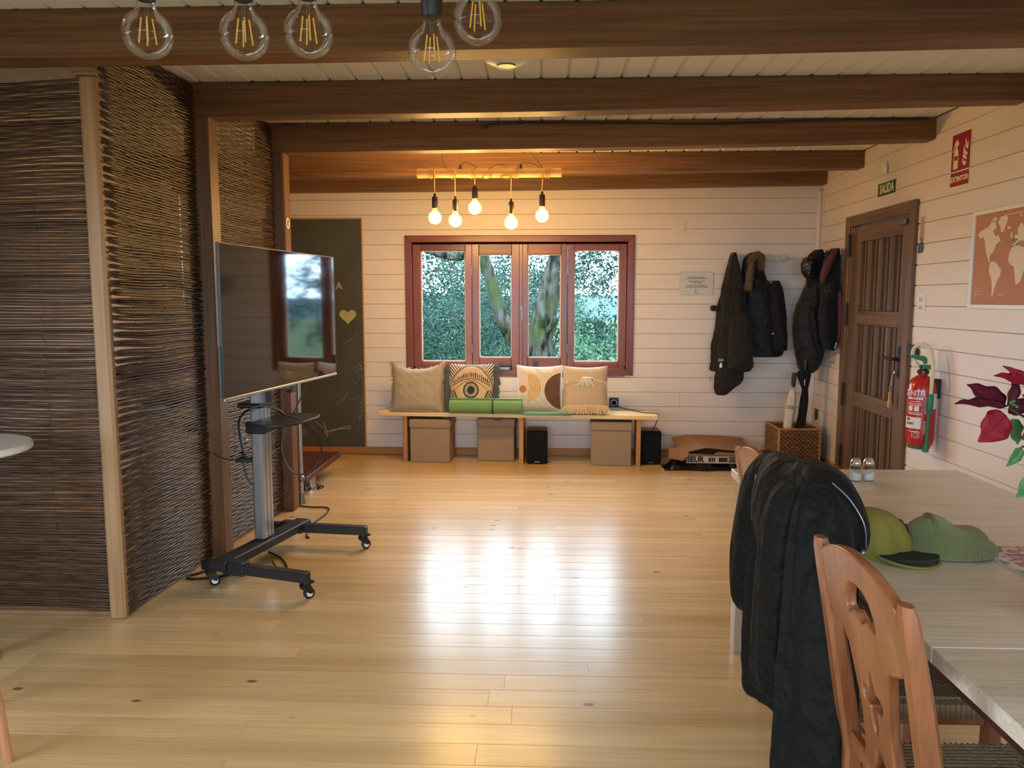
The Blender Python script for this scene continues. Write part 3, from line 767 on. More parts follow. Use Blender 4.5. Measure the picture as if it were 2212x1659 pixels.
# ------------------------------------------------------------------ chalkboard on the back wall
cb = thing('chalkboard', 'tall smudged chalkboard panel with a chalk heart on back wall', 'chalkboard', (-1.637, YB, .055))
MB().bx(-.90, 0, -.010, -.0005, 0, 2.105).build('slate', M['chalkboard'], cb)
MB().cbx(0, .012, -.016, -.0005, -.01, 2.117, .003).build('edge_strip', M['cord'], cb)
MB().cbx(-.9, 0, -.016, -.0005, 2.105, 2.117, .003).build('edge_strip', M['cord'], cb)
Mk = lambda x, z: frame((x + 1.637, -.0105, z - .055), (1, 0, 0), (0, 0, 1))
heart = [(.078 * (16 * sin(t) ** 3) / 16, .075 * (13 * cos(t) - 5 * cos(2*t) - 2 * cos(3*t) - cos(4*t)) / 16) for t in [2*pi*k/40 for k in range(40)]]
plate('chalk_heart', [heart], .001, M['chalk'], cb, Mk(-1.775, 1.285))
text('chalk_letter', 'A', .09, M['chalkw'], cb, Mk(-1.850, 1.558), .001, .004)
rc = random.Random(5)
def chalk_line(pts, m='chalkw', r=.0022):
    MB().tube([(x + 1.637, -.0105, z - .055) for x, z in pts], r, 4, sub=5).build('chalk_stroke', M[m], cb)
chalk_line([(-2.02, .20), (-1.99, .215), (-1.9, .235), (-1.80, .24), (-1.775, .255), (-1.79, .265), (-1.85, .25), (-1.98, .205)], 'chalk', .003)
chalk_line([(-2.0, .16), (-2.0, .22), (-2.03, .30)], 'chalk', .003)
chalk_line([(-2.10, .31), (-2.03, .24), (-1.985, .17)], 'chalk', .002)
chalk_line([(-1.90, .47), (-1.83, .52), (-1.80, .58)], 'chalkw')
for k in range(16):
    x = rc.uniform(-1.76, -1.66); z = rc.uniform(.35, .95); a = rc.uniform(-1.2, .6); l = rc.uniform(.02, .09)
    chalk_line([(x, z), (x + l * .5 * cos(a) + .005, z + l * .5 * sin(a)), (x + l * cos(a) * .8, z + l * sin(a))], 'chalkw', rc.uniform(.001, .002))
chalk_line([(-1.83, 1.02), (-1.78, 1.06), (-1.72, 1.08), (-1.70, 1.13)], 'chalkw', .0016)
chalk_line([(-1.665, .85), (-1.65, .6), (-1.675, .35)], 'chalkw', .0014)

# ------------------------------------------------------------------ hanging log lamps
def bulb_profile(R):
    pr = [(.0165, .070), (.0165, .060), (.0172, .054), (.0195, .048)]
    for k in range(15):
        t = radians(29 + (180 - 29) * k / 14); pr.append((R * sin(t), R * cos(t)))
    pr[-1] = (0, -R)
    return pr
def log_lamp(label, y, zlog, x0, x1, bulbs, lit, sock, Rb=.0475, ceil_pts=()):
    o = thing('log_lamp', label, 'pendant lamp', ((x0 + x1) / 2, y, zlog)); cx = (x0 + x1) / 2
    nz = vnoise(4); k = 18
    pts = [(x0 - cx + (x1 - x0) * i / k, 0, .003 * nz(i * .5)) for i in range(k + 1)]
    MB().tube(pts, [.033 + .003 * nz(i * .9, 2) for i in range(k + 1)], 14).build('log', M['log'], o, True)
    for (bx_, bz) in bulbs:
        X = bx_ - cx; Z = bz - zlog
        zt = Z + .072
        # cord wound round the log, dropping to the socket
        hel = []
        for t in range(0, 31):
            a = 2 * pi * t / 12; hel.append((X + .012 + .05 * (1 - t / 30) * (1 if bx_ > cx else -1), -.037 * cos(a) * 1.0, .037 * sin(a)))
        hel += [(X + .004, -.036, -.02), (X + .002, -.025, -.07), (X, -.004, (zt + .075 - .08) / 2), (X + .001, 0, zt + .085)]
        MB().tube(hel, .0036, 6, sub=2).build('cord', M['cord'], o, True)
        sk = MB().lathe([(.004, zt + .100), (.009, zt + .095), (.009, zt + .078), (.020, zt + .074), (.021, zt + .06), (.021, zt + .002), (.018, zt - .008), (0, zt - .008)][::-1], (X, 0, 0), 20)
        sk.build('socket', M[sock], o, True)
        b = bpy.data.objects.new('bulb', None); COL.objects.link(b); b.parent = o; b.location = (X, 0, Z)
        MB().lathe(bulb_profile(Rb)[::-1], (0, 0, 0), 32).build('glass', M['litglass' if lit else 'bulbglass'], b, 'all')
        fil = MB()
        for f in range(4):
            a = f * pi / 2 + .5
            fil.tube([(.010 * cos(a), .010 * sin(a), .030), (.016 * cos(a), .016 * sin(a), -.018)], .0042 if lit else .0016, 6)
        fil.build('filament', M['litfilament' if lit else 'filament'], b)
        MB().lathe([(.0, .028), (.003, .03), (.004, .06), (.009, .058), (.009, .068)], (0, 0, 0), 10).build('glass_stem', M['bulbglass'], b, True)
        if lit:
            l = bpy.data.lights.new('filament_light', 'POINT'); l.energy = LAMP; l.color = (1.0, .60, .21); l.shadow_soft_size = .025
            lo = bpy.data.objects.new('filament_light', l); COL.objects.link(lo); lo.parent = b; lo.location = (0, 0, 0)
    for pts in ceil_pts:
        MB().tube([(a - cx, b_ - y, c_ - zlog) for a, b_, c_ in pts], .0035, 6, sub=5).build('ceiling_wire', M['wire'], o, True)
    for a in (x0 + .31, x1 - .29):
        MB().cbx(a - cx - .008, a - cx + .008, -.01, .01, .032, .06, .002).build('hook_clip', M['black'], o)
        MB().tube([(a - cx, 0, .05), (a - cx, 0, ZC - zlog - .002)], .0012, 5).build('hanger', M['steel'], o)
    return o
log_lamp('hanging log lamp with five glowing amber globe bulbs above the window', 5.62, 2.335, -.895, .137,
         [(-.772, 2.025), (-.624, 2.004), (-.483, 2.092), (-.223, 1.986), (0.0, 2.035)], True, 'bronze',
         ceil_pts=[[(-.70, 5.60, 2.568), (-.715, 5.6, 2.47), (-.70, 5.6, 2.39), (-.68, 5.61, 2.365)],
                   [(-.13, 5.6, 2.568), (-.06, 5.6, 2.45), (-.01, 5.6, 2.385), (.0, 5.61, 2.365)],
                   [(-.60, 5.59, 2.36), (-.56, 5.59, 2.405), (-.52, 5.59, 2.40), (-.46, 5.59, 2.37)],
                   [(-.38, 5.59, 2.36), (-.32, 5.59, 2.392), (-.27, 5.59, 2.385), (-.25, 5.59, 2.365)],
                   [(-.18, 5.59, 2.36), (-.15, 5.59, 2.395), (-.08, 5.59, 2.40), (-.02, 5.6, 2.37)],
                   [(-.43, 5.6, 2.305), (-.40, 5.59, 2.292), (-.36, 5.6, 2.305)], [(-.30, 5.6, 2.305), (-.25, 5.59, 2.29), (-.22, 5.6, 2.305)]])
log_lamp('hanging log lamp with five unlit clear globe bulbs nearest the camera', 1.55, 2.30, -.95, .09,
         [(-.777, 1.958), (-.584, 1.954), (-.457, 1.956), (-.215, 1.918), (-.126, 1.978)], False, 'socket',
         ceil_pts=[[(-.7, 1.55, 2.568), (-.71, 1.55, 2.45), (-.69, 1.56, 2.33)]])

# ceiling fittings
cd = thing('ceiling_sensor', 'round white ceiling device between the two nearest beams', 'sensor', (-.165, 3.62, ZC))
MB().lathe([(0, -.082), (.040, -.082), (.042, -.078), (.085, -.064), (.125, -.038), (.135, -.02), (.135, 0)], (0, 0, 0), 32).build('housing', M['white'], cd, True)
MB().lathe([(.040, -.0825), (.040, -.084), (.0435, -.084), (.0435, -.077)], (0, 0, 0), 32).build('ring', M['steel'], cd)
tag(MB().tube([(-.35, 5.043, 2.545), (-.2, 5.04, 2.552), (.5, 5.04, 2.55), (1.0, 5.038, 2.538), (1.7, 5.04, 2.553), (2.4, 5.04, 2.556)], .006, 6, sub=6).build('cable', M['cable'], None, True), 'thin black cable clipped along the top of the third beam', 'cable')
jb = thing('cable_terminal', 'tiny brass cable terminal on the third beam', 'connector', (-.37, 5.038, 2.53))
MB().cbx(-.018, .018, -.012, .008, -.012, .012, .003).build('terminal_block', M['bronze'], jb)
MB().tube([(0, -.005, -.01), (.006, -.01, -.03)], .003, 6).build('bare_wire', M['cord'], jb)

# ------------------------------------------------------------------ furniture at the left edge
rt = thing('round_table', 'white round bar table top at the left edge', 'table', (-2.268, 2.82, 0))
MB().lathe([(0, .852), (.268, .852), (.275, .858), (.275, .874), (.268, .88), (0, .88)], (0, 0, 0), 48).build('table_top', M['white'], rt, True)
MB().tube([(0, 0, .03), (0, 0, .852)], .03, 16).build('column', M['white'], rt, True)
MB().lathe([(0, 0), (.10, 0), (.10, .012), (.04, .03), (0, .03)], (0, 0, 0), 32).build('foot', M['white'], rt, True)
so = thing('wooden_stool', 'wooden stool with one splayed leg showing at lower left', 'stool', (-1.96, 2.2, 0))
M['stool'] = wood('stool_beech', (206, 152, 116), (180, 124, 88), 2, rough=.4, gscale=16, bump=.05)
MB().lathe([(0, .43), (.19, .43), (.2, .437), (.2, .453), (.19, .46), (0, .46)], (0, 0, 0), 32).build('seat', M['stool'], so, True)
for k in range(4):
    a = k * pi / 2
    MB().tube([(.30 * cos(a), .30 * sin(a), 0), (.255 * cos(a), .255 * sin(a), .28), (.15 * cos(a), .15 * sin(a), .435)], [.014, .02, .017], 10, sub=3).build('leg', M['stool'], so, True)

# ------------------------------------------------------------------ bench under the window
BA = -.062       # bench is turned a little: its right end stands further from the wall
bench = thing('wooden_bench', 'long pale pine bench standing under the window', 'bench', (-.22, 6.63, 0), BA)
MB().cbx(-1.235, 1.22, -.015, .29, .412, .447, .004).build('bench_top', M['pine'], bench)
for lx in (-.99, .045, 1.06):
    MB().cbx(lx - .02, lx + .02, .005, .27, 0, .412, .004).build('leg', M['pinev'], bench)
Rb = Matrix.Rotation(BA, 4, 'Z')
def onb(x, y, z=0.0):
    p = Rb @ Vector((x, y, z)); return (p.x - .22, p.y + 6.63, p.z)
M['felt'] = plain('taupe_box_cloth', (158, 138, 118), rough=.9, var=.06, vscale=14, bump=.25, bscale=500, spec=.2)
def storage_box(label, x, y, w=.355, d=.30, h=.385, rz=BA):
    o = thing('storage_box', label, 'storage box', (x, y, 0), rz, 'taupe storage boxes under the bench')
    MB().cbx(-w/2 + .008, w/2 - .008, .008, d, 0, h - .075, .008).build('body', M['felt'], o)
    MB().cbx(-w/2, w/2, 0, d + .008, h - .078, h, .012).build('lid', M['felt'], o)
storage_box('taupe cloth storage box under the bench beside its left leg', -.985, 6.655, .37)
storage_box('taupe cloth storage box just left of the middle bench leg', -.405, 6.735, .345, .27)
storage_box('taupe cloth storage box just left of the right bench leg', .605, 6.575, .365)
M['spk'] = wood('walnut_speaker_case', (112, 66, 46), (86, 48, 33), 1, rough=.4, gscale=14)
M['grille'] = plain('navy_black_grille', (24, 26, 34), rough=.9, var=.2, vscale=300, bump=.4, bscale=800, spec=.2)
def speaker(label, x, y, rz):
    o = thing('speaker', label, 'speaker', (x, y, 0), rz, 'bookshelf speakers')
    MB().cbx(-.092, .092, .012, .20, 0, .302, .012).build('case', M['spk'], o)
    MB().cbx(-.09, .09, -.004, .013, .006, .296, .01).build('grille', M['grille'], o)
    MB().cbx(-.022, .022, -.0055, -.003, .018, .026, .0008).build('badge', M['steel'], o)
speaker('black-fronted speaker under the bench right of the middle leg', -.035, 6.63, .0)
speaker('black-fronted speaker on the floor beyond the right bench end', .955, 6.64, .03)
cable('thin black speaker cable trailing over the right bench end', [(.68, 6.985, .47), (.76, 6.93, .452), (.9, 6.72, .451), (.985, 6.68, .452), (1.008, 6.66, .43), (1.0, 6.67, .36), (.975, 6.70, .305)], .004, grp='speaker cables')
sk = thing('wall_socket', 'square black wall socket at the right of the cushions', 'socket', (.664, YB, .497))
MB().cbx(-.042, .042, -.012, -.0005, -.045, .045, .004).build('face_plate', M['blackm'], sk)
MB().lathe([(.028, 0), (.028, .006), (.021, .006), (.019, .0), (0, 0)], (0, 0, 0), 24, frame((0, -.012, 0), (1, 0, 0), (0, 0, 1))).build('socket_ring', M['steel'], sk, True)
MB().tube([(.0, -.016, -.01), (.02, -.03, -.03), (.05, -.04, -.035)], .005, 6, sub=3).build('plug_lead', M['cable'], sk)

# ------------------------------------------------------------------ cushions
def cushion(name, label, x, y, z, w, h, th, lean, rz, colf, N=72, mat_=None, sag=.04, seed=1, roll=0.0):
    o = thing(name, label, 'cushion', (x, y, z), rz, 'cushions on the bench')
    nz = vnoise(seed); vs = []; cols = []
    def P(u, v, s):
        k = max(0, (1 - abs(u) ** 3.2) * (1 - abs(v) ** 3.2)) ** .55
        uu = u * (1 - .055 * (1 - v * v) ** 1.0) ; vv = v * (1 - .055 * (1 - u * u))
        dz = -sag * h * (1 - min(1, abs(u)) ** 2) * max(0, v) ** 2
        wr = .006 * nz(u * 6, v * 6, s) * k
        px_, pz = uu * w / 2, vv * h / 2 + dz + h / 2
        py = s * (th / 2 * k * (1 - .25 * v) + wr)
        cx_, cz_ = px_ * cos(roll) - (pz - h/2) * sin(roll), px_ * sin(roll) + (pz - h/2) * cos(roll) + h/2
        return (cx_, py * cos(lean) + cz_ * sin(lean), cz_ * cos(lean) - py * sin(lean))
    for s in (-1, 1):
        for j in range(N + 1):
            for i in range(N + 1):
                u, v = -1 + 2 * i / N, -1 + 2 * j / N
                vs.append(P(u, v, s)); cols.append(colf(u, v) if s < 0 else colf(2, 2))
    W = N + 1; fs = []
    for s in range(2):
        b0 = s * W * W
        for j in range(N):
            for i in range(N):
                q = (b0 + j*W+i, b0 + j*W+i+1, b0 + (j+1)*W+i+1, b0 + (j+1)*W+i); fs.append(q if s == 0 else q[::-1])
    mb = MB(); mb.add(vs, fs); me = mb.mesh('cover', 'all')
    a = me.color_attributes.new('Col', 'FLOAT_COLOR', 'POINT')
    a.data.foreach_set('color', np.array([c + (1,) for c in cols], dtype=np.float32).ravel())
    link('cover', me, mat_ or M['print'], o)
    return o, P
M['print'] = printed('printed_cotton')
M['linen'] = printed('rough_linen', bump=.7, bscale=420)
lc = lambda *c: lin(c)
tan_, dark_, cream_, brown_ = lc(204, 180, 154), lc(40, 47, 47), lc(224, 214, 200), lc(98, 68, 54)
rq = random.Random(3); nzl = vnoise(9)
def linen_col(base, var=.10):
    def f(u, v):
        k = 1 + var * (.5 * sin(u * 170 + nzl(v * 8)) * .5 + .5 * nzl(u * 40, v * 3) * .6 + .4 * nzl(v * 60, u * 4))
        return tuple(c * k for c in base)
    return f
def eye_col(u, v):
    if abs(u) > 1.5: return cream_
    d = dark_; r = sqrt(u*u + (v + .13) ** 2)
    au = abs(u)
    lid = .43 * cos(min(1, au / .80) * pi / 2) - .13 if au < .8 else -.13
    big = .98 * cos(min(1, au / 1.02) * pi / 2) ** .75 - .02
    if r < .175: return d
    if r < .30:
        a = math.atan2(v + .13, u); return d if (a / (2*pi) * 34) % 1 < .55 else cream_
    if r < .365: return d
    low = -.13 - (lid + .13) * .9
    if low < v < lid - .0: 
        if v > lid - .03: return d
        return tan_
    if au < .88 and v >= lid:
        up = .43 * cos(min(1, au / 1.05) * pi / 2) - .10
        t = v - up
        if .035 < t < .07: return d
        L1 = .30 - .10 * au; 
        if .10 < t < L1 + (.05 if int((u + 2) * 22) % 3 == 0 else 0.0):
            return d if ((u + 2) * 11) % 1 < .52 else tan_
        if .0 < t < .015: return d
    if abs(v - big) < .025 or abs(v - big - .075) < .016: return d
    if v > big + .13 and au > .3:
        s = (u * (1 if u > 0 else -1)) - v * .8
        return d if ((s + 4) * 7.5) % 1 < .48 else cream_
    if v < -.13:
        if abs(abs(u) - (.80 + (v + .13) * .45)) < .035: return d
        if abs(u) > .86 + (v + .13) * .45: return d if ((abs(u) + v * .6 + 4) * 8) % 1 < .5 else tan_
    return tan_
def moon_col(u, v):
    if abs(u) > 1.5: return cream_
    base = linen_col(lc(226, 216, 202), .08)(u, v)
    if (u + .74) ** 2 + (v + .06) ** 2 < .026: return tuple(c * (.9 + .2 * nzl(u * 30, v * 40)) for c in lc(206, 126, 80))
    r = sqrt((u + .55) ** 2 + ((v - .02) * 1.0) ** 2)
    if u > -.50 and .16 < r < .62 and ((r - .16) * 10) % 1 < .55: return lc(222, 170, 88)
    if (u - .98) ** 2 * 1.1 + (v + .12) ** 2 < .60 and u < .93:
        k = .75 + .5 * abs(nzl(u * 26, v * 44)); return tuple(c * k for c in lc(112, 80, 64))
    return base
zt = .448
c1, P1 = cushion('fringed_cushion', 'plain grey-beige linen cushion with frayed edges, leftmost on the bench', -1.10, 6.70, zt, .46, .435, .15, .17, -.03, linen_col(lc(178, 166, 148), .12), 60, M['linen'], .11, 2)
fr = MB(); rf = random.Random(8)
def fray(mb, P, n, ln, edges, rf, r=.0016):
    for e in edges:
        for k in range(n):
            t = -1 + 2 * (k + rf.random()) / n
            u, v = {'l': (-1, t), 'r': (1, t), 't': (t, 1), 'b': (t, -1)}[e]
            p = Vector(P(u, v, -1)); c = Vector(P(u * .9, v * .9, -1)); d = (p - c); d.normalize()
            d = (d + Vector((rf.uniform(-.5, .5), rf.uniform(-.5, .5), rf.uniform(-.5, .4)))).normalized()
            l = ln * rf.uniform(.5, 1.3)
            mb.tube([p - d * .004, p + d * l * .5 + Vector((0, 0, -.1 * l)), p + d * l + Vector((rf.uniform(-.3, .3) * l, rf.uniform(-.3, .3) * l, -.35 * l))], [r, r, r * .4], 3)
fray(fr, P1, 170, .034, 'ltr', rf, .0030)
M['fringe'] = plain('linen_fringe', (186, 160, 128), rough=.95)
fr.build('fringe', M['fringe'], c1, kind='stuff')
c2, P2 = cushion('patterned_cushion', 'cushion printed with a black eye and hung with blue-grey tassels', -.618, 6.72, zt, .40, .43, .14, .19, .0, eye_col, 150, M['print'], .0, 4)
M['tassel'] = plain('blue_grey_wool', (84, 92, 102), rough=.95, var=.25, vscale=200, bump=.6, bscale=300)
rt_ = random.Random(6)
for s in (-1, 1):
    for k in range(6):
        v = .93 - k * .36; p = Vector(P2(s * 1.0, v, -1)) + Vector((s * .012, -.01, 0))
        h = .095 if k else .07
        MB().loft([(p.x, p.y, p.z + .012, .006, .006), (p.x + s * .012, p.y, p.z + .002, .017, .016), (p.x + s * .017, p.y - .003, p.z - h * .4, .027, .024), (p.x + s * (.017 + rt_.uniform(-.006, .01)), p.y - .005, p.z - h, .030, .026), (p.x + s * .018, p.y, p.z - h - .004, .012, .012)], 14, 4, .14, 7, k + 3 * s).build('tassel', M['tassel'], c2, True)
c3, P3 = cushion('printed_cushion', 'cream cushion printed with orange arcs and a brown half moon', -.018, 6.73, zt, .415, .42, .15, .2, -.04, moon_col, 130, M['linen'], .02, 6)
c4, P4 = cushion('fringed_cushion', 'tan cushion with rows of hanging fringe, rightmost on the bench', .385, 6.66, zt, .40, .42, .16, .19, .0, linen_col(lc(206, 186, 160), .06), 60, M['linen'], .015, 8)
M['fringet'] = plain('tan_cotton_fringe', (216, 196, 168), rough=.95, var=.12, vscale=60)
f4 = MB(); r4 = random.Random(14)
for k in range(150):
    t = -1 + 2 * (k + r4.random()) / 150
    z_ = .42 - .38 * (1 - abs(abs(t) - .0) * 1.0) * (1 if abs(t) > .35 else 0) + (.0 if abs(t) > .35 else .12 - .8 * abs(t) * .35)
    vv = (.55 - .62 * (1 - abs(abs(t) - .95) * 1.0) * .35) if abs(t) > .3 else .62 - abs(t) * .9
    p = Vector(P4(t * .95, vv, -1)) + Vector((0, -.004, 0)); l = r4.uniform(.05, .11)
    dx = r4.uniform(-.015, .015)
    f4.tube([p, p + Vector((dx, -.012, -.3 * l)), p + Vector((dx * 1.6, -.004 + .16 * l, -l))], .0026, 4)
for k in range(130):
    t = -1 + 2 * (k + r4.random()) / 130
    p = Vector(P4(t * .97, -.68, -1)) + Vector((0, -.003, 0)); l = r4.uniform(.06, .085)
    out = t * .03 + r4.uniform(-.01, .01)
    f4.tube([p, p + Vector((out * .3, -.022, -.35 * l)), Vector((p.x + out * (1.3 + .6 * (abs(t) > .9)), p.y - .035 - r4.uniform(0, .02), max(.003, p.z - l)))], .0028, 4)
f4.build('fringe', M['fringet'], c4, kind='stuff')
tas = MB()
for k in range(26):
    p = Vector(P4(r4.uniform(-.12, .16), .52, -1)); p.y -= .01; a = r4.uniform(-1.3, 1.3); l = r4.uniform(.05, .10)
    tas.tube([p, p + Vector((sin(a) * l * .5, -.03, .01 - l * .2)), p + Vector((sin(a) * l * .9, -.025, -l * .9))], .0045, 5, sub=2)
M['woolw'] = plain('pale_wool', (226, 216, 200), rough=.95)
tas.build('wool_tuft', M['woolw'], c4, kind='stuff')

# rolled yoga mat and a folded edge of another
ym = thing('yoga_mat', 'rolled green exercise mat with black strap lying on the bench', 'exercise mat', (-.48, 6.625, zt), -.03)
M['mat'] = plain('green_foam', (112, 158, 100), rough=.7, var=.05, bump=.3, bscale=300)
sp = MB(); N_ = 90; prof = []
for k in range(N_ + 1):
    t = k / N_; a = t * 2 * pi * 5.3; r = .018 + .050 * t; prof.append((r * cos(a), r * sin(a)))
for k in range(N_, -1, -1):
    t = k / N_; a = t * 2 * pi * 5.3; r = .0115 + .050 * t; prof.append((r * cos(a), r * sin(a)))
vs = [(-.318, y_, z_ + .067) for y_, z_ in prof] + [(.312, y_, z_ + .067) for y_, z_ in prof]; n = len(prof)
fs = [(i, (i + 1) % n, (i + 1) % n + n, i + n) for i in range(n)]
for i in range(N_): 
    fs.append((i, n - 1 - i, n - 2 - i, i + 1)); fs.append((n + i, n + i + 1, 2*n - 2 - i, 2*n - 1 - i))
sp.add(vs, fs); sp.build('roll', M['mat'], ym, True)
MB().lathe([(.0685, -.006), (.071, -.006), (.071, .006), (.0685, .006)], (0, 0, 0), 40, frame((.06, 0, .067), (0, 1, 0), (0, 0, 1))).build('strap', M['black'], ym, True)
fp = thing('foam_pad', 'flat sea-green foam pad on the bench before the cushions', 'foam pad', (.03, 6.575, zt), -.055)
M['pad'] = plain('sea_green_foam', (104, 156, 128), rough=.75, var=.05)
outl = [(-.20, .0), (-.19, -.035), (-.16, -.05), (.22, -.05), (.22, .08), (-.17, .08), (-.195, .05)]
plate('pad', [outl], .022, M['pad'], fp, Matrix.Translation((0, 0, .011)), .005)

# ------------------------------------------------------------------ on the back wall
pq = thing('wall_plaque', 'pale grey plaque with small printed lines on the back wall', 'plaque', (1.388, YB, 1.581))
M['plaque'] = plain('silver_plaque', (202, 196, 188), rough=.35, metal=.15, var=.03)
M['ink'] = plain('dark_ink', (60, 54, 50), rough=.8)
MB().cbx(-.152, .152, -.008, -.0005, -.103, .103, .003).build('plate', M['plaque'], pq)
for (z_, w_) in ((.055, .15), (.042, .18), (.018, .14), (.004, .10), (-.020, .17), (-.034, .20)):
    x = -w_ / 2
    while x < w_ / 2:
        l = rq.uniform(.008, .022); MB().bx(x, min(x + l, w_ / 2), -.0088, -.0078, z_ - .0028, z_ + .0028).build('text_line', M['ink'], pq); x += l + .005
MB().prism([(-.003, -.012), (.003, -.01), (.001, .0), (.005, .008), (.0, .013), (-.004, .004)], .0006, frame((-.005, -.0085, -.062), (1, 0, 0), (0, 0, 1))).build('emblem', M['ink'], pq)
MB().bx(-.022, .016, -.0088, -.0078, -.085, -.081).build('text_line', M['ink'], pq)
bxp = thing('junction_cover', 'square painted junction box cover high on the back wall', 'box cover', (1.212, YB, 2.08))
MB().cbx(-.06, .06, -.006, -.0005, -.06, .06, .002).build('cover', M['paint'], bxp)
rk = thing('coat_rack', 'white peg rail on the back wall holding two coats', 'coat rack', (1.915, YB, 1.805))
MB().cbx(-.265, .265, -.02, -.0005, -.032, .032, .004).build('rail', M['offwhite'], rk)
for px_ in (-.215, -.07, .075, .215):
    MB().lathe([(.009, 0), (.009, .035), (.02, .042), (.024, .052), (.02, .062), (0, .066)], (0, 0, 0), 16, frame((px_, -.018, 0), (1, 0, 0), (0, 0, 1))).build('peg', M['offwhite'], rk, True)

M['olive'] = plain('charcoal_olive_cloth', (36, 34, 32), rough=.85, var=.2, vscale=20, bump=.7, bscale=14, bdist=.04, spec=.25, sheen=.1)
M['blackc'] = plain('black_coat_cloth', (22, 22, 25), rough=.85, var=.2, vscale=20, bump=.7, bscale=14, bdist=.04, spec=.25, sheen=.08)
M['navy'] = plain('blue_black_padding', (20, 21, 26), rough=.6, var=.2, vscale=20, bump=.7, bscale=14, bdist=.04, spec=.25, sheen=.1)
M['maroon'] = plain('maroon_lining', (92, 40, 50), rough=.8, var=.2, vscale=30)
M['furm'] = plain('brown_fur', (122, 98, 78), rough=1.0, var=.4, vscale=120)
def coat(label, grp): return thing('hanging_coat', label, 'coat', (0, 0, 0), 0, grp)
def secs(rows, yc, b): return [((l + r) / 2, yc, z, (r - l) / 2, b) for z, l, r in rows]
k1 = coat('charcoal hooded coat on the left peg with a long dangling sleeve', 'coats on the white peg rail')
MB().loft(secs([(1.845, 1.668, 1.692), (1.80, 1.648, 1.712), (1.70, 1.625, 1.748), (1.58, 1.602, 1.775), (1.45, 1.575, 1.80)], 6.90, .07), 64, 8, 0.088, 5, 2, crease=1.1).build('hood', M['olive'], k1, True)
MB().loft(secs([(1.50, 1.60, 1.78), (1.40, 1.555, 1.80), (1.25, 1.545, 1.83), (1.05, 1.525, 1.85), (.90, 1.51, 1.862), (.82, 1.508, 1.865), (.80, 1.54, 1.84)], 6.885, .095), 64, 8, 0.088, 6, 5, crease=1.1).build('body', M['olive'], k1, True)
MB().loft([(1.72, 6.81, 1.32, .035, .03), (1.735, 6.795, 1.22, .095, .05), (1.74, 6.79, 1.0, .105, .055), (1.745, 6.79, .86, .11, .055), (1.745, 6.79, .835, .10, .04)], 48, 8, 0.078, 4, 9, crease=1.1).build('front_flap', M['olive'], k1, True)
MB().loft([(1.69, 6.87, .95, .08, .05), (1.675, 6.86, .80, .115, .06), (1.665, 6.86, .71, .12, .055), (1.625, 6.86, .65, .085, .05), (1.605, 6.86, .605, .055, .04), (1.603, 6.86, .59, .03, .02)], 48, 8, 0.078, 5, 3, crease=1.1).build('sleeve', M['olive'], k1, True)
MB().cbx(1.49, 1.56, 6.84, 6.90, 1.335, 1.385, .01).build('collar_tab', M['olive'], k1)
MB().cbx(1.545, 1.595, 6.775, 6.79, .895, .925, .003).build('cuff_strap', M['steel'], k1)
MB().prism([(0, 0), (.022, .004), (.024, .03), (.012, .05), (0, .03)], .002, frame((1.56, 6.785, .84), (1, 0, 0), (0, 0, 1))).build('care_label', M['white'], k1)
MB().tube([(1.503, 6.86, .765), (1.497, 6.855, .735), (1.498, 6.855, .715)], .004, 5).build('zip_pull', M['steel'], k1)
k2 = coat('black coat with brown fur-trimmed hood on the peg rail', 'coats on the white peg rail')
MB().loft(secs([(1.845, 1.83, 1.885), (1.80, 1.785, 1.915), (1.72, 1.770, 1.945), (1.63, 1.765, 1.975), (1.55, 1.775, 1.99)], 6.915, .065), 64, 8, 0.075, 5, 7, crease=1.1).build('hood', M['blackc'], k2, True)
MB().loft(secs([(1.62, 1.79, 1.97), (1.55, 1.79, 2.04), (1.42, 1.80, 2.085), (1.2, 1.82, 2.125), (1.02, 1.83, 2.145), (.95, 1.84, 2.14), (.93, 1.87, 2.10)], 6.925, .08), 64, 8, 0.062, 6, 8, crease=1.1).build('body', M['navy'], k2, True)
MB().loft([(2.045, 6.87, 1.60, .03, .025), (2.06, 6.865, 1.5, .05, .045), (2.08, 6.86, 1.3, .06, .05), (2.10, 6.86, 1.1, .06, .05), (2.105, 6.86, .99, .058, .045)], 48, 8, 0.078, 4, 4, crease=1.1).build('sleeve', M['blackc'], k2, True)
MB().bx(2.02, 2.048, 6.845, 6.848, 1.135, 1.142).build('brand_tag', M['white'], k2)
fu = MB(); rfu = random.Random(3)
path = [(1.905, 6.83, 1.72), (1.90, 6.82, 1.80), (1.865, 6.82, 1.835), (1.82, 6.825, 1.79), (1.81, 6.82, 1.70), (1.80, 6.815, 1.61), (1.795, 6.82, 1.54)]
pp, _ = smooth([Vector(p) for p in path], [1] * len(path), 12)
for p in pp:
    for k in range(22):
        a = rfu.uniform(0, 2 * pi); e = rfu.uniform(-.9, .9); d = Vector((cos(a), sin(a) - .4, e - .3)).normalized(); l = rfu.uniform(.018, .04)
        b0 = p + d * .008; fu.tube([b0, b0 + d * l * .6 + Vector((0, 0, -.1 * l)), b0 + d * l + Vector((0, 0, -.4 * l))], [.0024, .0018, .0004], 3, cap=False)
fu.tube(path, [.012, .02, .02, .02, .022, .022, .014], 8, sub=5)
fu.build('fur_trim', M['furm'], k2, kind='stuff')

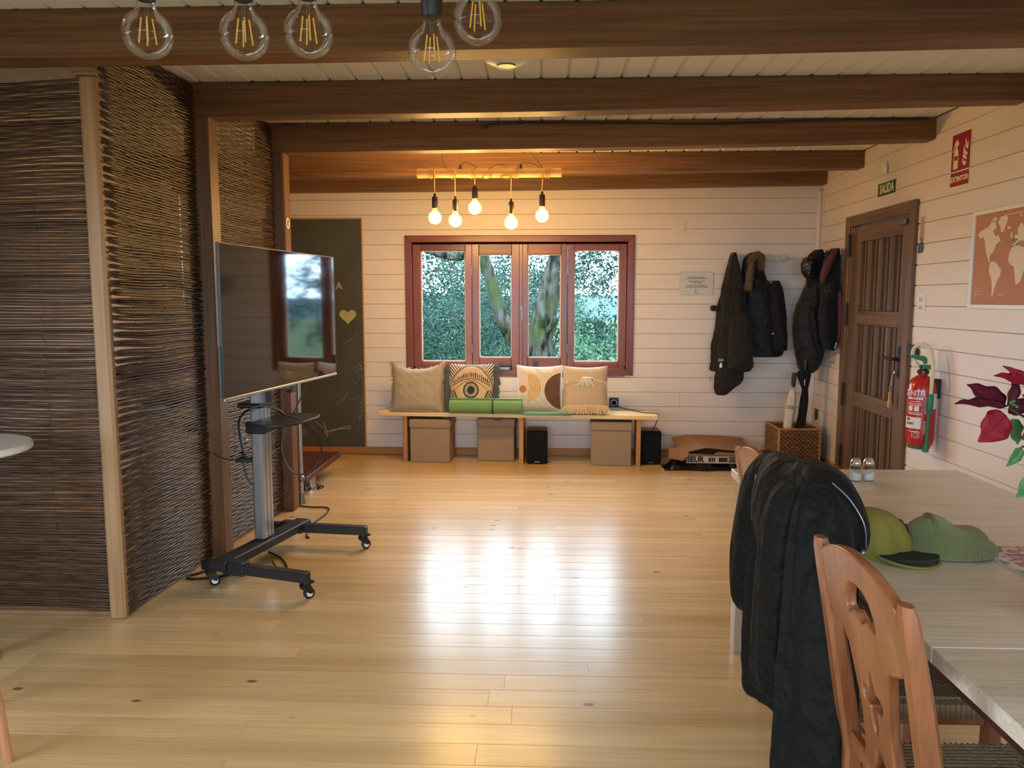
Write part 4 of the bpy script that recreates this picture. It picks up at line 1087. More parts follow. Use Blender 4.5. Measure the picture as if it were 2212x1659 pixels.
# coats on the right wall
rk2 = thing('coat_rack', 'white peg rail on the right wall beside the door frame', 'coat rack', (XW, 6.67, 1.83))
MB().cbx(-.018, -.0005, -.19, .19, -.035, .035, .004).build('rail', M['offwhite'], rk2)
for py_ in (-.13, .0, .12):
    MB().tube([(-.016, py_, .0), (-.05, py_, .0), (-.06, py_, .02)], .008, 8, sub=3).build('hook', M['blackm'], rk2, True)
def secx(rows, yc, b): return [((l + r) / 2, yc, z, (r - l) / 2, b) for z, l, r in rows]
k3 = coat('long black quilted coat in the corner on the right wall rail', 'coats on the right wall rail')
MB().loft(secx([(1.855, 2.32, 2.36), (1.80, 2.26, 2.385), (1.70, 2.235, 2.39), (1.60, 2.25, 2.395), (1.52, 2.26, 2.40)], 6.70, .09), 64, 8, 0.075, 5, 12, crease=1.1).build('hood', M['blackc'], k3, True)
MB().loft(secx([(1.58, 2.27, 2.40), (1.48, 2.225, 2.42), (1.36, 2.18, 2.43), (1.25, 2.165, 2.435), (1.1, 2.17, 2.43), (.98, 2.19, 2.42), (.9, 2.205, 2.40), (.84, 2.225, 2.37), (.815, 2.26, 2.33)], 6.71, .12), 64, 8, 0.062, 5, 14, kz=9, crease=1.1).build('body', M['navy'], k3, True)
MB().loft([(2.30, 6.60, 1.45, .04, .03), (2.27, 6.585, 1.3, .07, .05), (2.285, 6.58, 1.1, .075, .05), (2.31, 6.58, .98, .07, .05), (2.33, 6.58, .95, .06, .04)], 48, 8, 0.078, 4, 15, crease=1.1).build('sleeve', M['navy'], k3, True)
ht = thing('bucket_hat', 'small black patterned hat hanging above the corner coat', 'hat', (2.235, 6.60, 1.70))
MB().loft([(-.005, 0, .09, .015, .03), (-.005, 0, .075, .045, .06), (-.012, 0, .03, .055, .075), (-.008, 0, -.03, .05, .07), (.004, 0, -.075, .035, .05), (.01, 0, -.085, .02, .03)], 26, 5, .03, 4, 1).build('crown', M['black'], ht, True)
for k in range(14):
    a = 2.6 + .17 * k; z_ = -.04 + (k * 37 % 11) * .010
    MB().sphere((-.012 + .054 * cos(a), .074 * sin(a), z_), .0055, 6, 4, (1, 1, .6)).build('print_dot', M['white'], ht)
k4 = coat('black coat with maroon lining hanging next to the door frame', 'coats on the right wall rail')
MB().loft(secx([(1.85, 2.37, 2.415), (1.80, 2.33, 2.435), (1.70, 2.31, 2.44), (1.58, 2.31, 2.445), (1.5, 2.32, 2.445)], 6.47, .08), 64, 8, 0.088, 5, 21, crease=1.1).build('hood', M['blackc'], k4, True)
MB().loft(secx([(1.58, 2.32, 2.44), (1.48, 2.295, 2.45), (1.3, 2.29, 2.452), (1.15, 2.30, 2.452), (1.08, 2.33, 2.44), (1.04, 2.355, 2.42), (1.02, 2.37, 2.40)], 6.45, .085), 64, 8, 0.088, 6, 22, crease=1.1).build('body', M['blackc'], k4, True)
MB().loft([(2.325, 6.39, 1.46, .03, .03), (2.31, 6.375, 1.36, .05, .04), (2.315, 6.37, 1.2, .052, .04), (2.335, 6.37, 1.06, .045, .035), (2.34, 6.37, 1.03, .03, .02)], 48, 8, 0.104, 4, 23, crease=1.1).build('sleeve', M['blackc'], k4, True)
MB().loft([(2.385, 6.405, 1.845, .018, .02), (2.34, 6.40, 1.77, .035, .03), (2.305, 6.40, 1.68, .036, .03), (2.285, 6.405, 1.60, .025, .025), (2.29, 6.41, 1.57, .01, .01)], 18, 6, .05, 3, 24).build('hood_lining', M['maroon'], k4, True)
MB().loft([(2.41, 6.365, 1.5, .01, .01), (2.42, 6.362, 1.42, .022, .016), (2.425, 6.362, 1.2, .018, .016), (2.41, 6.365, 1.1, .008, .01)], 12, 5, .05, 3, 25).build('side_lining', M['maroon'], k4, True)
MB().loft([(2.275, 6.385, 1.31, .01, .01), (2.285, 6.37, 1.28, .028, .02), (2.31, 6.36, 1.25, .015, .012)], 12, 4, .05, 3, 26).build('cuff_lining', M['maroon'], k4, True)
for (a, z_) in ((2.30, 1.51), (2.335, 1.505)):
    MB().sphere((a, 6.375, z_), .007, 8, 6).build('snap_button', M['steel'], k4)
MB().tube([(2.395, 6.345, 1.09), (2.385, 6.345, 1.04)], .004, 5).build('zip_pull', M['white'], k4)

# wicker basket with two umbrellas
bk = thing('wicker_basket', 'square brown wicker basket in the corner holding umbrellas', 'basket', (2.19, 6.71, 0))
M['wick'] = wood('brown_wicker', (150, 104, 66), (100, 66, 40), 0, rough=.5, gscale=50, along=20, bump=.1)
M['wickf'] = plain('cane_frame', (176, 122, 74), rough=.45, var=.15)
bw, bd, bh = .17, .19, .345
for side, (ax, L_) in enumerate((((1, 0), 2 * bw), ((0, 1), 2 * bd), ((-1, 0), 2 * bw), ((0, -1), 2 * bd))):
    mb = MB(); ns = 9
    nx, ny = ax[1], -ax[0]
    cx_, cy_ = nx * (bw if nx else 0), ny * (bd if ny else 0)
    for i in range(18):
        z_ = .022 + i * .0185; pts = []
        for k in range(ns * 2 + 1):
            t = (k / (ns * 2) - .5) * L_; off = .008 * (1 if (k // 1 + i) % 2 else -1)
            pts.append((cx_ + ax[0] * t + nx * off, cy_ + ax[1] * t + ny * off, z_))
        mb.tube(pts, .0088, 5, sub=2)
    for k in range(ns + 1):
        t = (k / ns - .5) * L_; mb.tube([(cx_ + ax[0] * t, cy_ + ax[1] * t, .01), (cx_ + ax[0] * t, cy_ + ax[1] * t, bh)], .004, 4)
    mb.build('weave', M['wick'], bk, kind='stuff')
    MB().cbx(-L_/2 - .008, L_/2 + .008, -.010, .010, bh - .012, bh + .006, .004, frame((cx_, cy_, 0), (ax[0], ax[1], 0), (-ax[1], ax[0], 0))).build('rim', M['wickf'], bk)
for sx in (-1, 1):
    for sy in (-1, 1):
        MB().tube([(sx * bw, sy * bd, 0), (sx * bw, sy * bd, bh)], .011, 8).build('corner_cane', M['wickf'], bk, True)
MB().bx(-bw + .01, bw - .01, -bd + .01, bd - .01, .004, .012).build('bottom', M['wick'], bk)
um = thing('umbrella', 'folded white umbrella with black handle standing in basket', 'umbrella', (2.112, 6.585, .014))
M['umw'] = plain('cream_umbrella_cloth', (206, 194, 178), rough=.6, var=.08, vscale=20, bump=.3, bscale=40)
MB().loft([(-.02, 0, .0, .012, .012), (-.015, 0, .1, .028, .028), (-.005, 0, .3, .036, .034), (.005, 0, .45, .040, .036), (.016, 0, .55, .036, .032), (.022, 0, .63, .026, .024), (.025, 0, .665, .014, .014)], 22, 6, .10, 5, 31).build('canopy', M['umw'], um, True)
MB().tube([(.025, 0, .66), (.026, 0, .69)], .006, 8).build('shaft', M['steel'], um)
MB().tube([(.026, 0, .685), (.029, 0, .70), (.032, 0, .79), (.032, 0, .80)], [.014, .017, .018, .010], 12, sub=3).build('handle', M['black'], um, True)
MB().prism([(0, 0), (.02, .012), (.012, .045), (-.008, .03)], .002, frame((-.045, -.025, .50), (1, 0, 0), (0, 0, 1))).build('strap_tab', M['umw'], um)
for k, (x_, z_) in enumerate(((-.018, .515), (.004, .515), (.02, .51))):
    MB().tube([(x_ - .007, -.040, z_ - .008), (x_ + .006, -.041, z_ - .009), (x_ + .008, -.041, z_ + .006), (x_ - .005, -.041, z_ + .010)], .0022, 4, sub=3).build('letter_stroke', M['black'], um)
ub = thing('umbrella', 'folded black umbrella leaning in the corner inside basket', 'umbrella', (2.203, 6.60, .014))
MB().loft([(.0, 0, .0, .012, .012), (.005, 0, .1, .03, .03), (.015, 0, .3, .04, .036), (.028, 0, .45, .035, .032), (.036, 0, .58, .034, .03), (.04, 0, .66, .026, .024), (.03, -.005, .74, .045, .03), (.025, -.005, .80, .055, .03), (.035, 0, .83, .03, .02)], 24, 6, .12, 5, 33).build('canopy', M['blackc'], ub, True)
MB().tube([(.035, 0, .82), (.038, 0, .87), (.04, 0, .92)], [.01, .014, .012], 10).build('handle', M['black'], ub, True)
MB().bx(.02, .026, -.045, -.042, .70, .75).build('strap_label', M['white'], ub)

# cardboard parcel and black bag on the floor
M['card'] = plain('brown_cardboard', (150, 112, 80), rough=.85, var=.1, vscale=10, stretch=(1, 1, 5))
M['tape'] = plain('white_parcel_tape', (208, 198, 184), rough=.5)
pc = thing('cardboard_parcel', 'opened flat cardboard parcel with white courier tape on floor', 'parcel', (1.50, 6.50, 0), -.02)
MB().bx(-.26, .30, .0, .36, .045, .115).build('tray', M['card'], pc)
MB().add([(-.30, .02, .13), (-.1, .0, .185), (.12, .0, .165), (.30, .0, .155), (.30, .42, .20), (.05, .44, .215), (-.2, .44, .215), (-.33, .42, .19),
          (-.30, .02, .126), (-.1, .0, .181), (.12, .0, .161), (.30, .0, .151), (.30, .42, .196), (.05, .44, .211), (-.2, .44, .211), (-.33, .42, .186)],
         [(0, 1, 6, 7), (1, 2, 5, 6), (2, 3, 4, 5), (15, 14, 9, 8), (14, 13, 10, 9), (13, 12, 11, 10), (8, 9, 1, 0), (9, 10, 2, 1), (10, 11, 3, 2), (0, 7, 15, 8), (3, 11, 12, 4), (7, 6, 14, 15), (6, 5, 13, 14), (5, 4, 12, 13)]).build('top_flap', M['card'], pc)
MB().add([(-.42, -.04, .105), (-.30, -.07, .085), (-.24, -.02, .14), (-.30, .05, .175), (-.40, .08, .165), (-.42, -.04, .10), (-.30, -.07, .08), (-.24, -.02, .135), (-.30, .05, .17), (-.40, .08, .16)],
         [(0, 1, 2, 3, 4), (9, 8, 7, 6, 5)] + [(i, i + 5, (i + 1) % 5 + 5, (i + 1) % 5) for i in range(5)]).build('corner_flap', M['card'], pc)
MB().add([(-.26, -.008, .135), (-.04, -.012, .125), (.0, -.012, .15), (.30, -.008, .135), (.30, -.002, .118), (-.26, -.002, .112)], [(0, 5, 4, 3, 2, 1)]).build('torn_edge', M['card'], pc)
MB().bx(-.26, .30, -.004, .001, .052, .108).build('tape_band', M['tape'], pc)
Mt = lambda x, z: frame((x, -.0045, z), (1, 0, 0), (0, 0, 1))
text('tape_text', 'SEUR', .062, M['ink'], pc, Mt(.165, .080), .001, .0035)
text('tape_text', 'SEUR', .062, M['ink'], pc, Mt(-.185, .080), .001, .0035)
for (a0, a1) in ((-.075, -.055), (-.05, -.035), (-.03, -.018), (.01, .085)):
    MB().bx(a0, a1, -.0052, -.004, .062, .10).build('tape_bar', M['ink'], pc)
M['bag'] = plain('black_plastic_film', (16, 16, 17), rough=.22, var=.2, bump=.6, bscale=30)
bg_ = thing('plastic_bag', 'crumpled black plastic bag spread under the cardboard parcel', 'bag', (1.37, 6.46, 0))
nzb = vnoise(21); nzc = vnoise(22); vs = []; fs = []; NX, NY = 80, 14
for i in range(NX + 1):
    for j in range(NY + 1):
        u = i / NX; v = j / NY; x = -.33 + .72 * u; y_ = -.05 + .25 * v + .02 * nzb(u * 9)
        e = min(1, 8 * u, 8 * (1 - u)) * (sin(pi * min(1, v * 1.25 + .0)) ** .7 if v < .8 else .25)
        hgt = (.035 + .022 * nzb(u * 14, v * 6) + .014 * nzc(u * 40, v * 14) + (.055 if u < .3 else 0) * max(0, 1 - abs(u - .13) / .17)) * e
        if x > -.1 and v > .35: hgt = min(hgt, .043)
        vs.append((x + .012 * nzc(v * 9, u * 22), y_, max(.002, hgt)))
for i in range(NX):
    for j in range(NY): fs.append((i*(NY+1)+j, (i+1)*(NY+1)+j, (i+1)*(NY+1)+j+1, i*(NY+1)+j+1))
b_ = MB(); b_.add(vs, fs); ob = b_.build('film', M['bag'], bg_)
sdm = ob.modifiers.new('thickness', 'SOLIDIFY'); sdm.thickness = .0015

# ------------------------------------------------------------------ on the right wall
def rwall(o_y, o_z, d=.0): return frame((XW - d, o_y, o_z), (0, -1, 0), (0, 0, 1))   # local x runs towards the camera, z out of the wall
M['green'] = plain('sign_green', (18, 84, 62), rough=.4)
M['glowp'] = plain('sign_cream', (232, 226, 190), rough=.4)
M['wine'] = plain('sign_wine_red', (150, 28, 62), rough=.4)
sg = thing('exit_sign', 'small green SALIDA exit sign above the door', 'sign', (XW, 5.705, 2.226)); Mg = frame((0, 0, 0), (0, -1, 0), (0, 0, 1))
def rp(name, x0, x1, y0, y1, d0, d1, m, par): return MB().bx(x0, x1, y0, y1, d0, d1, Mg).build(name, m, par)
rp('backing', -.15, .15, -.053, .053, .0008, .003, M['glowp'], sg); rp('panel', -.143, .143, -.046, .046, .003, .004, M['green'], sg)
text('letters', 'SALIDA', .088, M['glowp'], sg, Mg @ Matrix.Translation((0, 0, .0045)), .001, .0025, .78)
sg2 = thing('extinguisher_sign', 'wine red EXTINTOR sign on the right wall', 'sign', (XW, 4.735, 2.258))
rp('backing', -.108, .108, -.16, .16, .0008, .003, M['glowp'], sg2)
rp('panel', -.100, .100, -.063, .152, .003, .004, M['wine'], sg2); rp('panel', -.100, .100, -.152, -.071, .003, .004, M['wine'], sg2)
text('letters', 'EXTINTOR', .042, M['glowp'], sg2, Mg @ Matrix.Translation((0, -.112, .0045)), .001, .0012, .92)
Mz = Mg @ Matrix.Translation((0, 0, .0045))
plate('pictogram_body', [[(-.075, -.05), (-.025, -.05), (-.025, .03), (-.03, .055), (-.04, .068), (-.04, .082), (-.025, .085), (-.022, .098), (-.03, .1), (-.035, .112), (-.05, .118), (-.066, .105), (-.078, .075), (-.082, .05), (-.076, .048), (-.068, .08), (-.058, .094), (-.058, .068), (-.07, .055), (-.075, .03)],
                         [(-.07, .0), (-.03, .0), (-.03, .026), (-.07, .026)]], .001, M['glowp'], sg2, Mz)
for k, pts in enumerate(([(.035, -.04), (.06, -.04), (.066, -.02), (.05, -.022), (.03, -.005), (.022, .005), (.024, -.018)], [(.02, .018), (.035, .0), (.06, -.012), (.07, -.005), (.062, .005), (.05, .02), (.034, .022)],
                         [(.03, .06), (.028, .03), (.05, .018), (.072, .012), (.074, .028), (.058, .034), (.042, .05), (.04, .075)], [(.045, .095), (.052, .06), (.072, .045), (.082, .07), (.078, .1), (.074, .082), (.07, .072), (.058, .095), (.056, .115)])):
    plate('pictogram_flame', [pts], .001, M['glowp'], sg2, Mz)
se = thing('door_sensor', 'tiny white sensor on the wall above the exit sign', 'sensor', (XW, 5.735, 2.365))
MB().cbx(-.028, -.0005, -.03, .03, -.03, .035, .006).build('body', M['white'], se)
MB().tube([(-.02, -.03, .04), (-.02, -.04, -.01), (-.012, -.02, -.04)], .006, 8, sub=3).build('clip', M['white'], se, True)
ky = thing('hanging_keys', 'keys with blue tag on a cord beside the door', 'keys', (XW - .008, 5.143, 1.80))
MB().tube([(0, -.012, .17), (0, -.015, .04), (0, 0, .03), (0, .012, .04), (0, .01, .17)], .0035, 6, sub=4).build('cord', M['cord'], ky, True)
MB().sphere((0, .0, .025), .011, 10, 8).build('bead', M['steel'], ky, True)
M['blue'] = plain('navy_tag', (44, 62, 110), rough=.4)
MB().loft([(0, 0, .01, .004, .006), (0, 0, -.01, .006, .018), (0, 0, -.05, .006, .018), (0, 0, -.06, .004, .008)], 14, 4).build('tag', M['blue'], ky, True)
MB().loft([(-.004, .014, .0, .003, .004), (-.004, .016, -.02, .004, .010), (-.004, .018, -.058, .004, .010), (-.004, .018, -.064, .003, .004)], 12, 4).build('key', M['black'], ky, True)
ot = thing('wall_outlet', 'double white electrical outlet right of the door frame', 'outlet', (XW, 5.101, 1.412))
rp('plate', -.048, .048, -.055, .055, .0008, .008, M['white'], ot)
for y_ in (-.026, .026):
    rp('outlet_face', -.028, .028, y_ - .02, y_ + .02, .008, .010, M['offwhite'], ot)
    for x_ in (-.01, .01): rp('slot', x_ - .003, x_ + .003, y_ - .008, y_ + .006, .0100, .0104, M['ink'], ot)
bs = thing('latch_keeper', 'black metal latch keeper on the wall behind the hose', 'bracket', (XW, 5.165, 1.105))
rp('keeper_plate', -.045, .045, -.04, .035, .0008, .03, M['blackm'], bs); rp('keeper_tongue', .03, .07, -.045, .01, .002, .02, M['blackm'], bs)
wp = thing('wall_hook', 'small grey wall hook below the coats beside the door', 'hook', (XW, 6.52, .955))
MB().tube([(-.002, 0, .03), (-.02, 0, .02), (-.035, 0, -.02), (-.03, 0, -.04), (-.012, 0, -.045)], .006, 8, sub=3).build('hook', M['steel'], wp, True)
bo = thing('corner_outlet', 'small dark outlet low in the wall corner behind umbrellas', 'outlet', (XW, 6.90, .42))
rp('plate', -.03, .03, -.045, .045, .0008, .01, M['blackm'], bo); MB().tube([(-.012, 0, -.03), (-.03, -.03, -.06), (-.02, -.04, -.04)], .004, 6, sub=3).build('lead', M['steel'], bo)
tag(MB().tube([(XW - .004, 6.96, 2.40), (XW - .004, 6.93, 2.2), (XW - .004, 6.90, 1.98), (XW - .004, 6.915, 1.92), (XW - .004, 6.90, 1.87)], .004, 6, sub=4).build('thin_wire', M['paint'], None, True), 'thin painted wire running down the corner above the coats', 'wire')

# fire extinguisher
ex = thing('fire_extinguisher', 'red fire extinguisher with pale hose and green trim on the right wall', 'fire extinguisher', (2.355, 4.82, .53))
M['exred'] = plain('extinguisher_red', (176, 26, 34), rough=.25, coat=.4, var=.04)
M['exgreen'] = plain('extinguisher_green', (28, 112, 74), rough=.4)
M['hose'] = plain('cream_hose', (206, 200, 160), rough=.45)
er = .082
MB().lathe([(.055, 0), (.074, .012), (er, .05), (er, .345), (.078, .385), (.06, .42), (.032, .44), (.026, .445), (.026, .46), (0, .46)], (0, 0, 0), 36).build('cylinder', M['exred'], ex, True)
MB().lathe([(.05, -.012), (.062, -.012), (.064, .006), (.05, .01)], (0, 0, 0), 24).build('foot_ring', M['exgreen'], ex, True)
MB().lathe([(.03, .452), (.034, .455), (.034, .475), (.02, .48), (.02, .50)], (0, 0, 0), 20).build('valve', M['bronze'], ex, True)
MB().cbx(-.018, .03, -.055, .02, .485, .508, .005, Matrix.Rotation(.5, 4, 'Z')).build('carry_handle', M['exgreen'], ex)
MB().prism([(-.06, .55), (.015, .53), (.02, .515), (.03, .515), (.028, .548), (.01, .562), (-.055, .566)], .03, frame((0, .015, 0), (cos(-.9), sin(-.9), 0), (0, 0, 1))).build('lever', M['exgreen'], ex)
MB().tube([(.0, -.01, .47), (-.015, .035, .50), (-.035, .07, .56), (-.03, .06, .61), (-.005, .01, .635), (.02, -.035, .60), (.022, -.07, .52), (.014, -.085, .43), (.010, -.088, .33)], .0115, 10, sub=6).build('hose', M['hose'], ex, True)
MB().tube([(.010, -.088, .335), (.008, -.09, .31), (.006, -.09, .245), (.004, -.09, .22), (.002, -.09, .19), (0, -.09, .06), (-.002, -.088, .0), (-.002, -.088, -.02)], [.017, .019, .019, .012, .009, .011, .017, .019], 12, sub=3).build('nozzle', M['exgreen'], ex, True)
MB().cbx(.06, .105, -.02, .02, .30, .42, .004).build('wall_bracket', M['blackm'], ex)
def wrap(a0, r=er + .0008):
    """bend flat label coordinates (x across, y up) round the cylinder, centred on angle a0"""
    def f(co):
        a = a0 + co.x / r; rr = r + co.z
        return Vector((rr * cos(a), rr * sin(a), co.y))
    return f
M['lw'] = plain('label_white', (224, 214, 208), rough=.4)
A0 = -2.42
def label_rect(x0, x1, z0, z1, m, d=.0, par=ex, nm='label_patch'):
    mb = MB(); f = wrap(A0); n = 10
    vs = [f(Vector((x0 + (x1 - x0) * i / n, z, d))) for i in range(n + 1) for z in (z0, z1)]
    mb.add(vs, [(2*i, 2*i + 2, 2*i + 3, 2*i + 1) for i in range(n)]).build(nm, m, par)
text('label_text', 'ZENITH', .05, M['lw'], ex, None, .0004, .001, 1, mapf=lambda co: wrap(A0)(Vector((co.x * .72 - .012, co.y + .335, co.z))))
label_rect(-.05, .042, .298, .312, M['lw']); text('label_text', 'POLVO', .014, M['exred'], ex, None, .0002, .0, 1, mapf=lambda co: wrap(A0)(Vector((co.x - .004, co.y + .305, .0006))))
for k, (x0, x1, z_) in enumerate(((-.03, .03, .285), (-.05, .035, .272), (-.04, .03, .262), (-.05, .036, .215), (-.04, .036, .206), (-.04, .03, .10), (-.05, .04, .16))):
    label_rect(x0, x1, z_ - .0022, z_ + .0022, M['lw'], nm='label_line')
for k in range(12): label_rect(.052, .074, .215 + k * .009, .218 + k * .009, M['lw'], nm='label_line')
for k in range(9): label_rect(.05, .07, .09 + k * .009, .093 + k * .009, M['lw'], nm='label_line')
label_rect(-.008, .022, .226, .256, M['lw']); label_rect(-.045, -.016, .226, .256, M['lw'])
label_rect(-.07, .036, .118, .188, M['lw']); text('label_text', 'foam', .026, M['ink'], ex, None, .0002, .0005, 1, mapf=lambda co: wrap(A0)(Vector((co.x - .03, co.y + .15, .0008))))
label_rect(-.055, -.03, .166, .182, M['exred'], .0006)
label_rect(-.015, .03, .062, .098, M['lw'])
label_rect(-.012, .027, .064, .096, M['exred'], .0006)
plate('emblem', [ci(.014), ci(.010)], .0004, M['lw'], ex, None, mapf=lambda co: wrap(A0)(Vector((co.x + .008, co.y + .08, .001))))
label_rect(.095, .17, .24, .335, M['lw'], .0, nm='instruction_card')

# world map poster
mp_ = thing('map_poster', 'framed terracotta world map poster on the right wall', 'poster', (XW, 4.508, 1.409))
M['terra'] = plain('terracotta_cork', (184, 128, 104), rough=.75, var=.06, vscale=60)
M['land'] = plain('map_land_cream', (224, 206, 190), rough=.8, var=.05, vscale=40)
PW, PH = 1.05, .497
rp('sheet', .0, PW, .0, PH, .001, .012, M['terra'], mp_)
for (x0, x1, y0, y1) in ((-.02, 0, -.02, PH + .02), (PW, PW + .02, -.02, PH + .02), (0, PW, -.02, 0), (0, PW, PH, PH + .02)):
    rp('frame_bar', x0, x1, y0, y1, .001, .022, M['white'], mp_)
lands = {
 'north_america': [(.03, .375), (.05, .395), (.09, .405), (.12, .41), (.15, .435), (.19, .435), (.2, .40), (.17, .385), (.2, .355), (.225, .36), (.245, .33), (.21, .315), (.195, .29), (.18, .27), (.16, .262), (.15, .235), (.165, .225), (.155, .215), (.135, .245), (.12, .27), (.105, .305), (.1, .335), (.08, .36), (.05, .355)],
 'greenland': [(.21, .43), (.235, .455), (.285, .46), (.30, .44), (.28, .40), (.26, .37), (.245, .375), (.235, .405)],
 'south_america': [(.165, .215), (.19, .225), (.225, .21), (.245, .19), (.27, .175), (.262, .145), (.24, .12), (.225, .095), (.212, .06), (.205, .03), (.195, .035), (.195, .08), (.185, .125), (.16, .165), (.155, .19)],
 'africa': [(.345, .28), (.37, .295), (.41, .292), (.455, .28), (.47, .25), (.5, .225), (.48, .185), (.455, .15), (.445, .115), (.42, .095), (.40, .10), (.39, .15), (.375, .19), (.35, .195), (.325, .22), (.33, .255)],
 'europe': [(.34, .30), (.365, .305), (.375, .33), (.36, .345), (.395, .35), (.39, .385), (.42, .41), (.44, .39), (.50, .395), (.52, .34), (.49, .32), (.45, .315), (.41, .31), (.395, .305), (.37, .297)],
 'asia': [(.455, .285), (.47, .305), (.50, .33), (.525, .36), (.51, .40), (.58, .42), (.66, .435), (.76, .425), (.86, .415), (.93, .40), (.9, .375), (.86, .36), (.83, .345), (.80, .32), (.79, .29), (.76, .27), (.74, .24), (.72, .25), (.70, .225), (.67, .26), (.63, .24), (.61, .205), (.585, .26), (.54, .27), (.525, .235), (.495, .245)],
 'australia': [(.77, .13), (.80, .155), (.85, .165), (.88, .14), (.89, .11), (.86, .085), (.82, .095), (.78, .09), (.765, .11)],
 'british_isles': [(.335, .335), (.35, .34), (.348, .36), (.34, .37), (.33, .35)], 'iceland': [(.30, .385), (.325, .385), (.32, .40), (.305, .40)], 'madagascar': [(.505, .15), (.515, .165), (.512, .185), (.50, .165)], 'svalbard': [(.395, .44), (.42, .445), (.41, .455)],
 'baffin_island': [(.15, .44), (.18, .46), (.205, .45), (.19, .44)]}
for nm, pts in lands.items(): plate('land_mass', [pts], .001, M['land'], mp_, Mg @ Matrix.Translation((0, .012, .0125)))
rp_ = random.Random(2)
M['bluep'] = plain('blue_pin', (60, 90, 130), rough=.5)
for k in range(26):
    x_, y_ = rp_.gauss(.385, .02), rp_.gauss(.335, .012)
    MB().bx(x_ - .003, x_ + .003, y_ - .002, y_ + .002, .0132, .0142, Mg).build('pin_mark', M['bluep'], mp_)
for k in range(9):
    x_ = .03 + rp_.uniform(-.012, .012); rp('legend_mark', x_, x_ + rp_.uniform(.004, .012), .045 + k * .006, .048 + k * .006, .012, .0126, M['land'], mp_)
for (a, b_, c_) in ((.055, .075, .055), (.055, .08, .072), (.26, .29, .052)): rp('legend_line', a, b_, c_, c_ + .003, .012, .0126, M['land'], mp_)
rp('title_line', .27, .42, .472, .476, .012, .0126, M['land'], mp_)

# ------------------------------------------------------------------ dining table and chairs
tb = thing('dining_table', 'large grey oak extending dining table at the right', 'table', (1.235, 1.84, 0))
tx0, tx1, ty0, ty1 = -.455, .455, -1.25, 1.29
MB().cbx(tx0, tx1, -.344, ty1, .716, .75, .002).build('table_top', M['table'], tb)
MB().cbx(tx0, tx1, ty0, -.346, .716, .75, .002).build('extension_leaf', M['table'], tb)
M['tablev'] = wood('grey_oak_leg', (190, 168, 146), (166, 144, 124), 2, rough=.35, rand=.02, gscale=13, along=1.5, bump=.02)
for sx in (tx0 + .012, tx1 - .082):
    for sy in (ty0 + .02, ty1 - .085):
        MB().cbx(sx, sx + .07, sy, sy + .07, 0, .716, .002).build('leg', M['tablev'], tb)
M['apron'] = wood('dark_red_apron', (96, 52, 44), (74, 38, 33), 1, rough=.5, gscale=12)
for (a0, a1, b0, b1) in ((tx0 + .09, tx0 + .115, ty0 + .05, ty1 - .10), (tx1 - .115, tx1 - .09, ty0 + .05, ty1 - .10), (tx0 + .09, tx1 - .09, ty1 - .13, ty1 - .105), (tx0 + .09, tx1 - .09, ty0 + .05, ty0 + .075)):
    MB().bx(a0, a1, b0, b1, .62, .716).build('apron', M['apron'], tb)

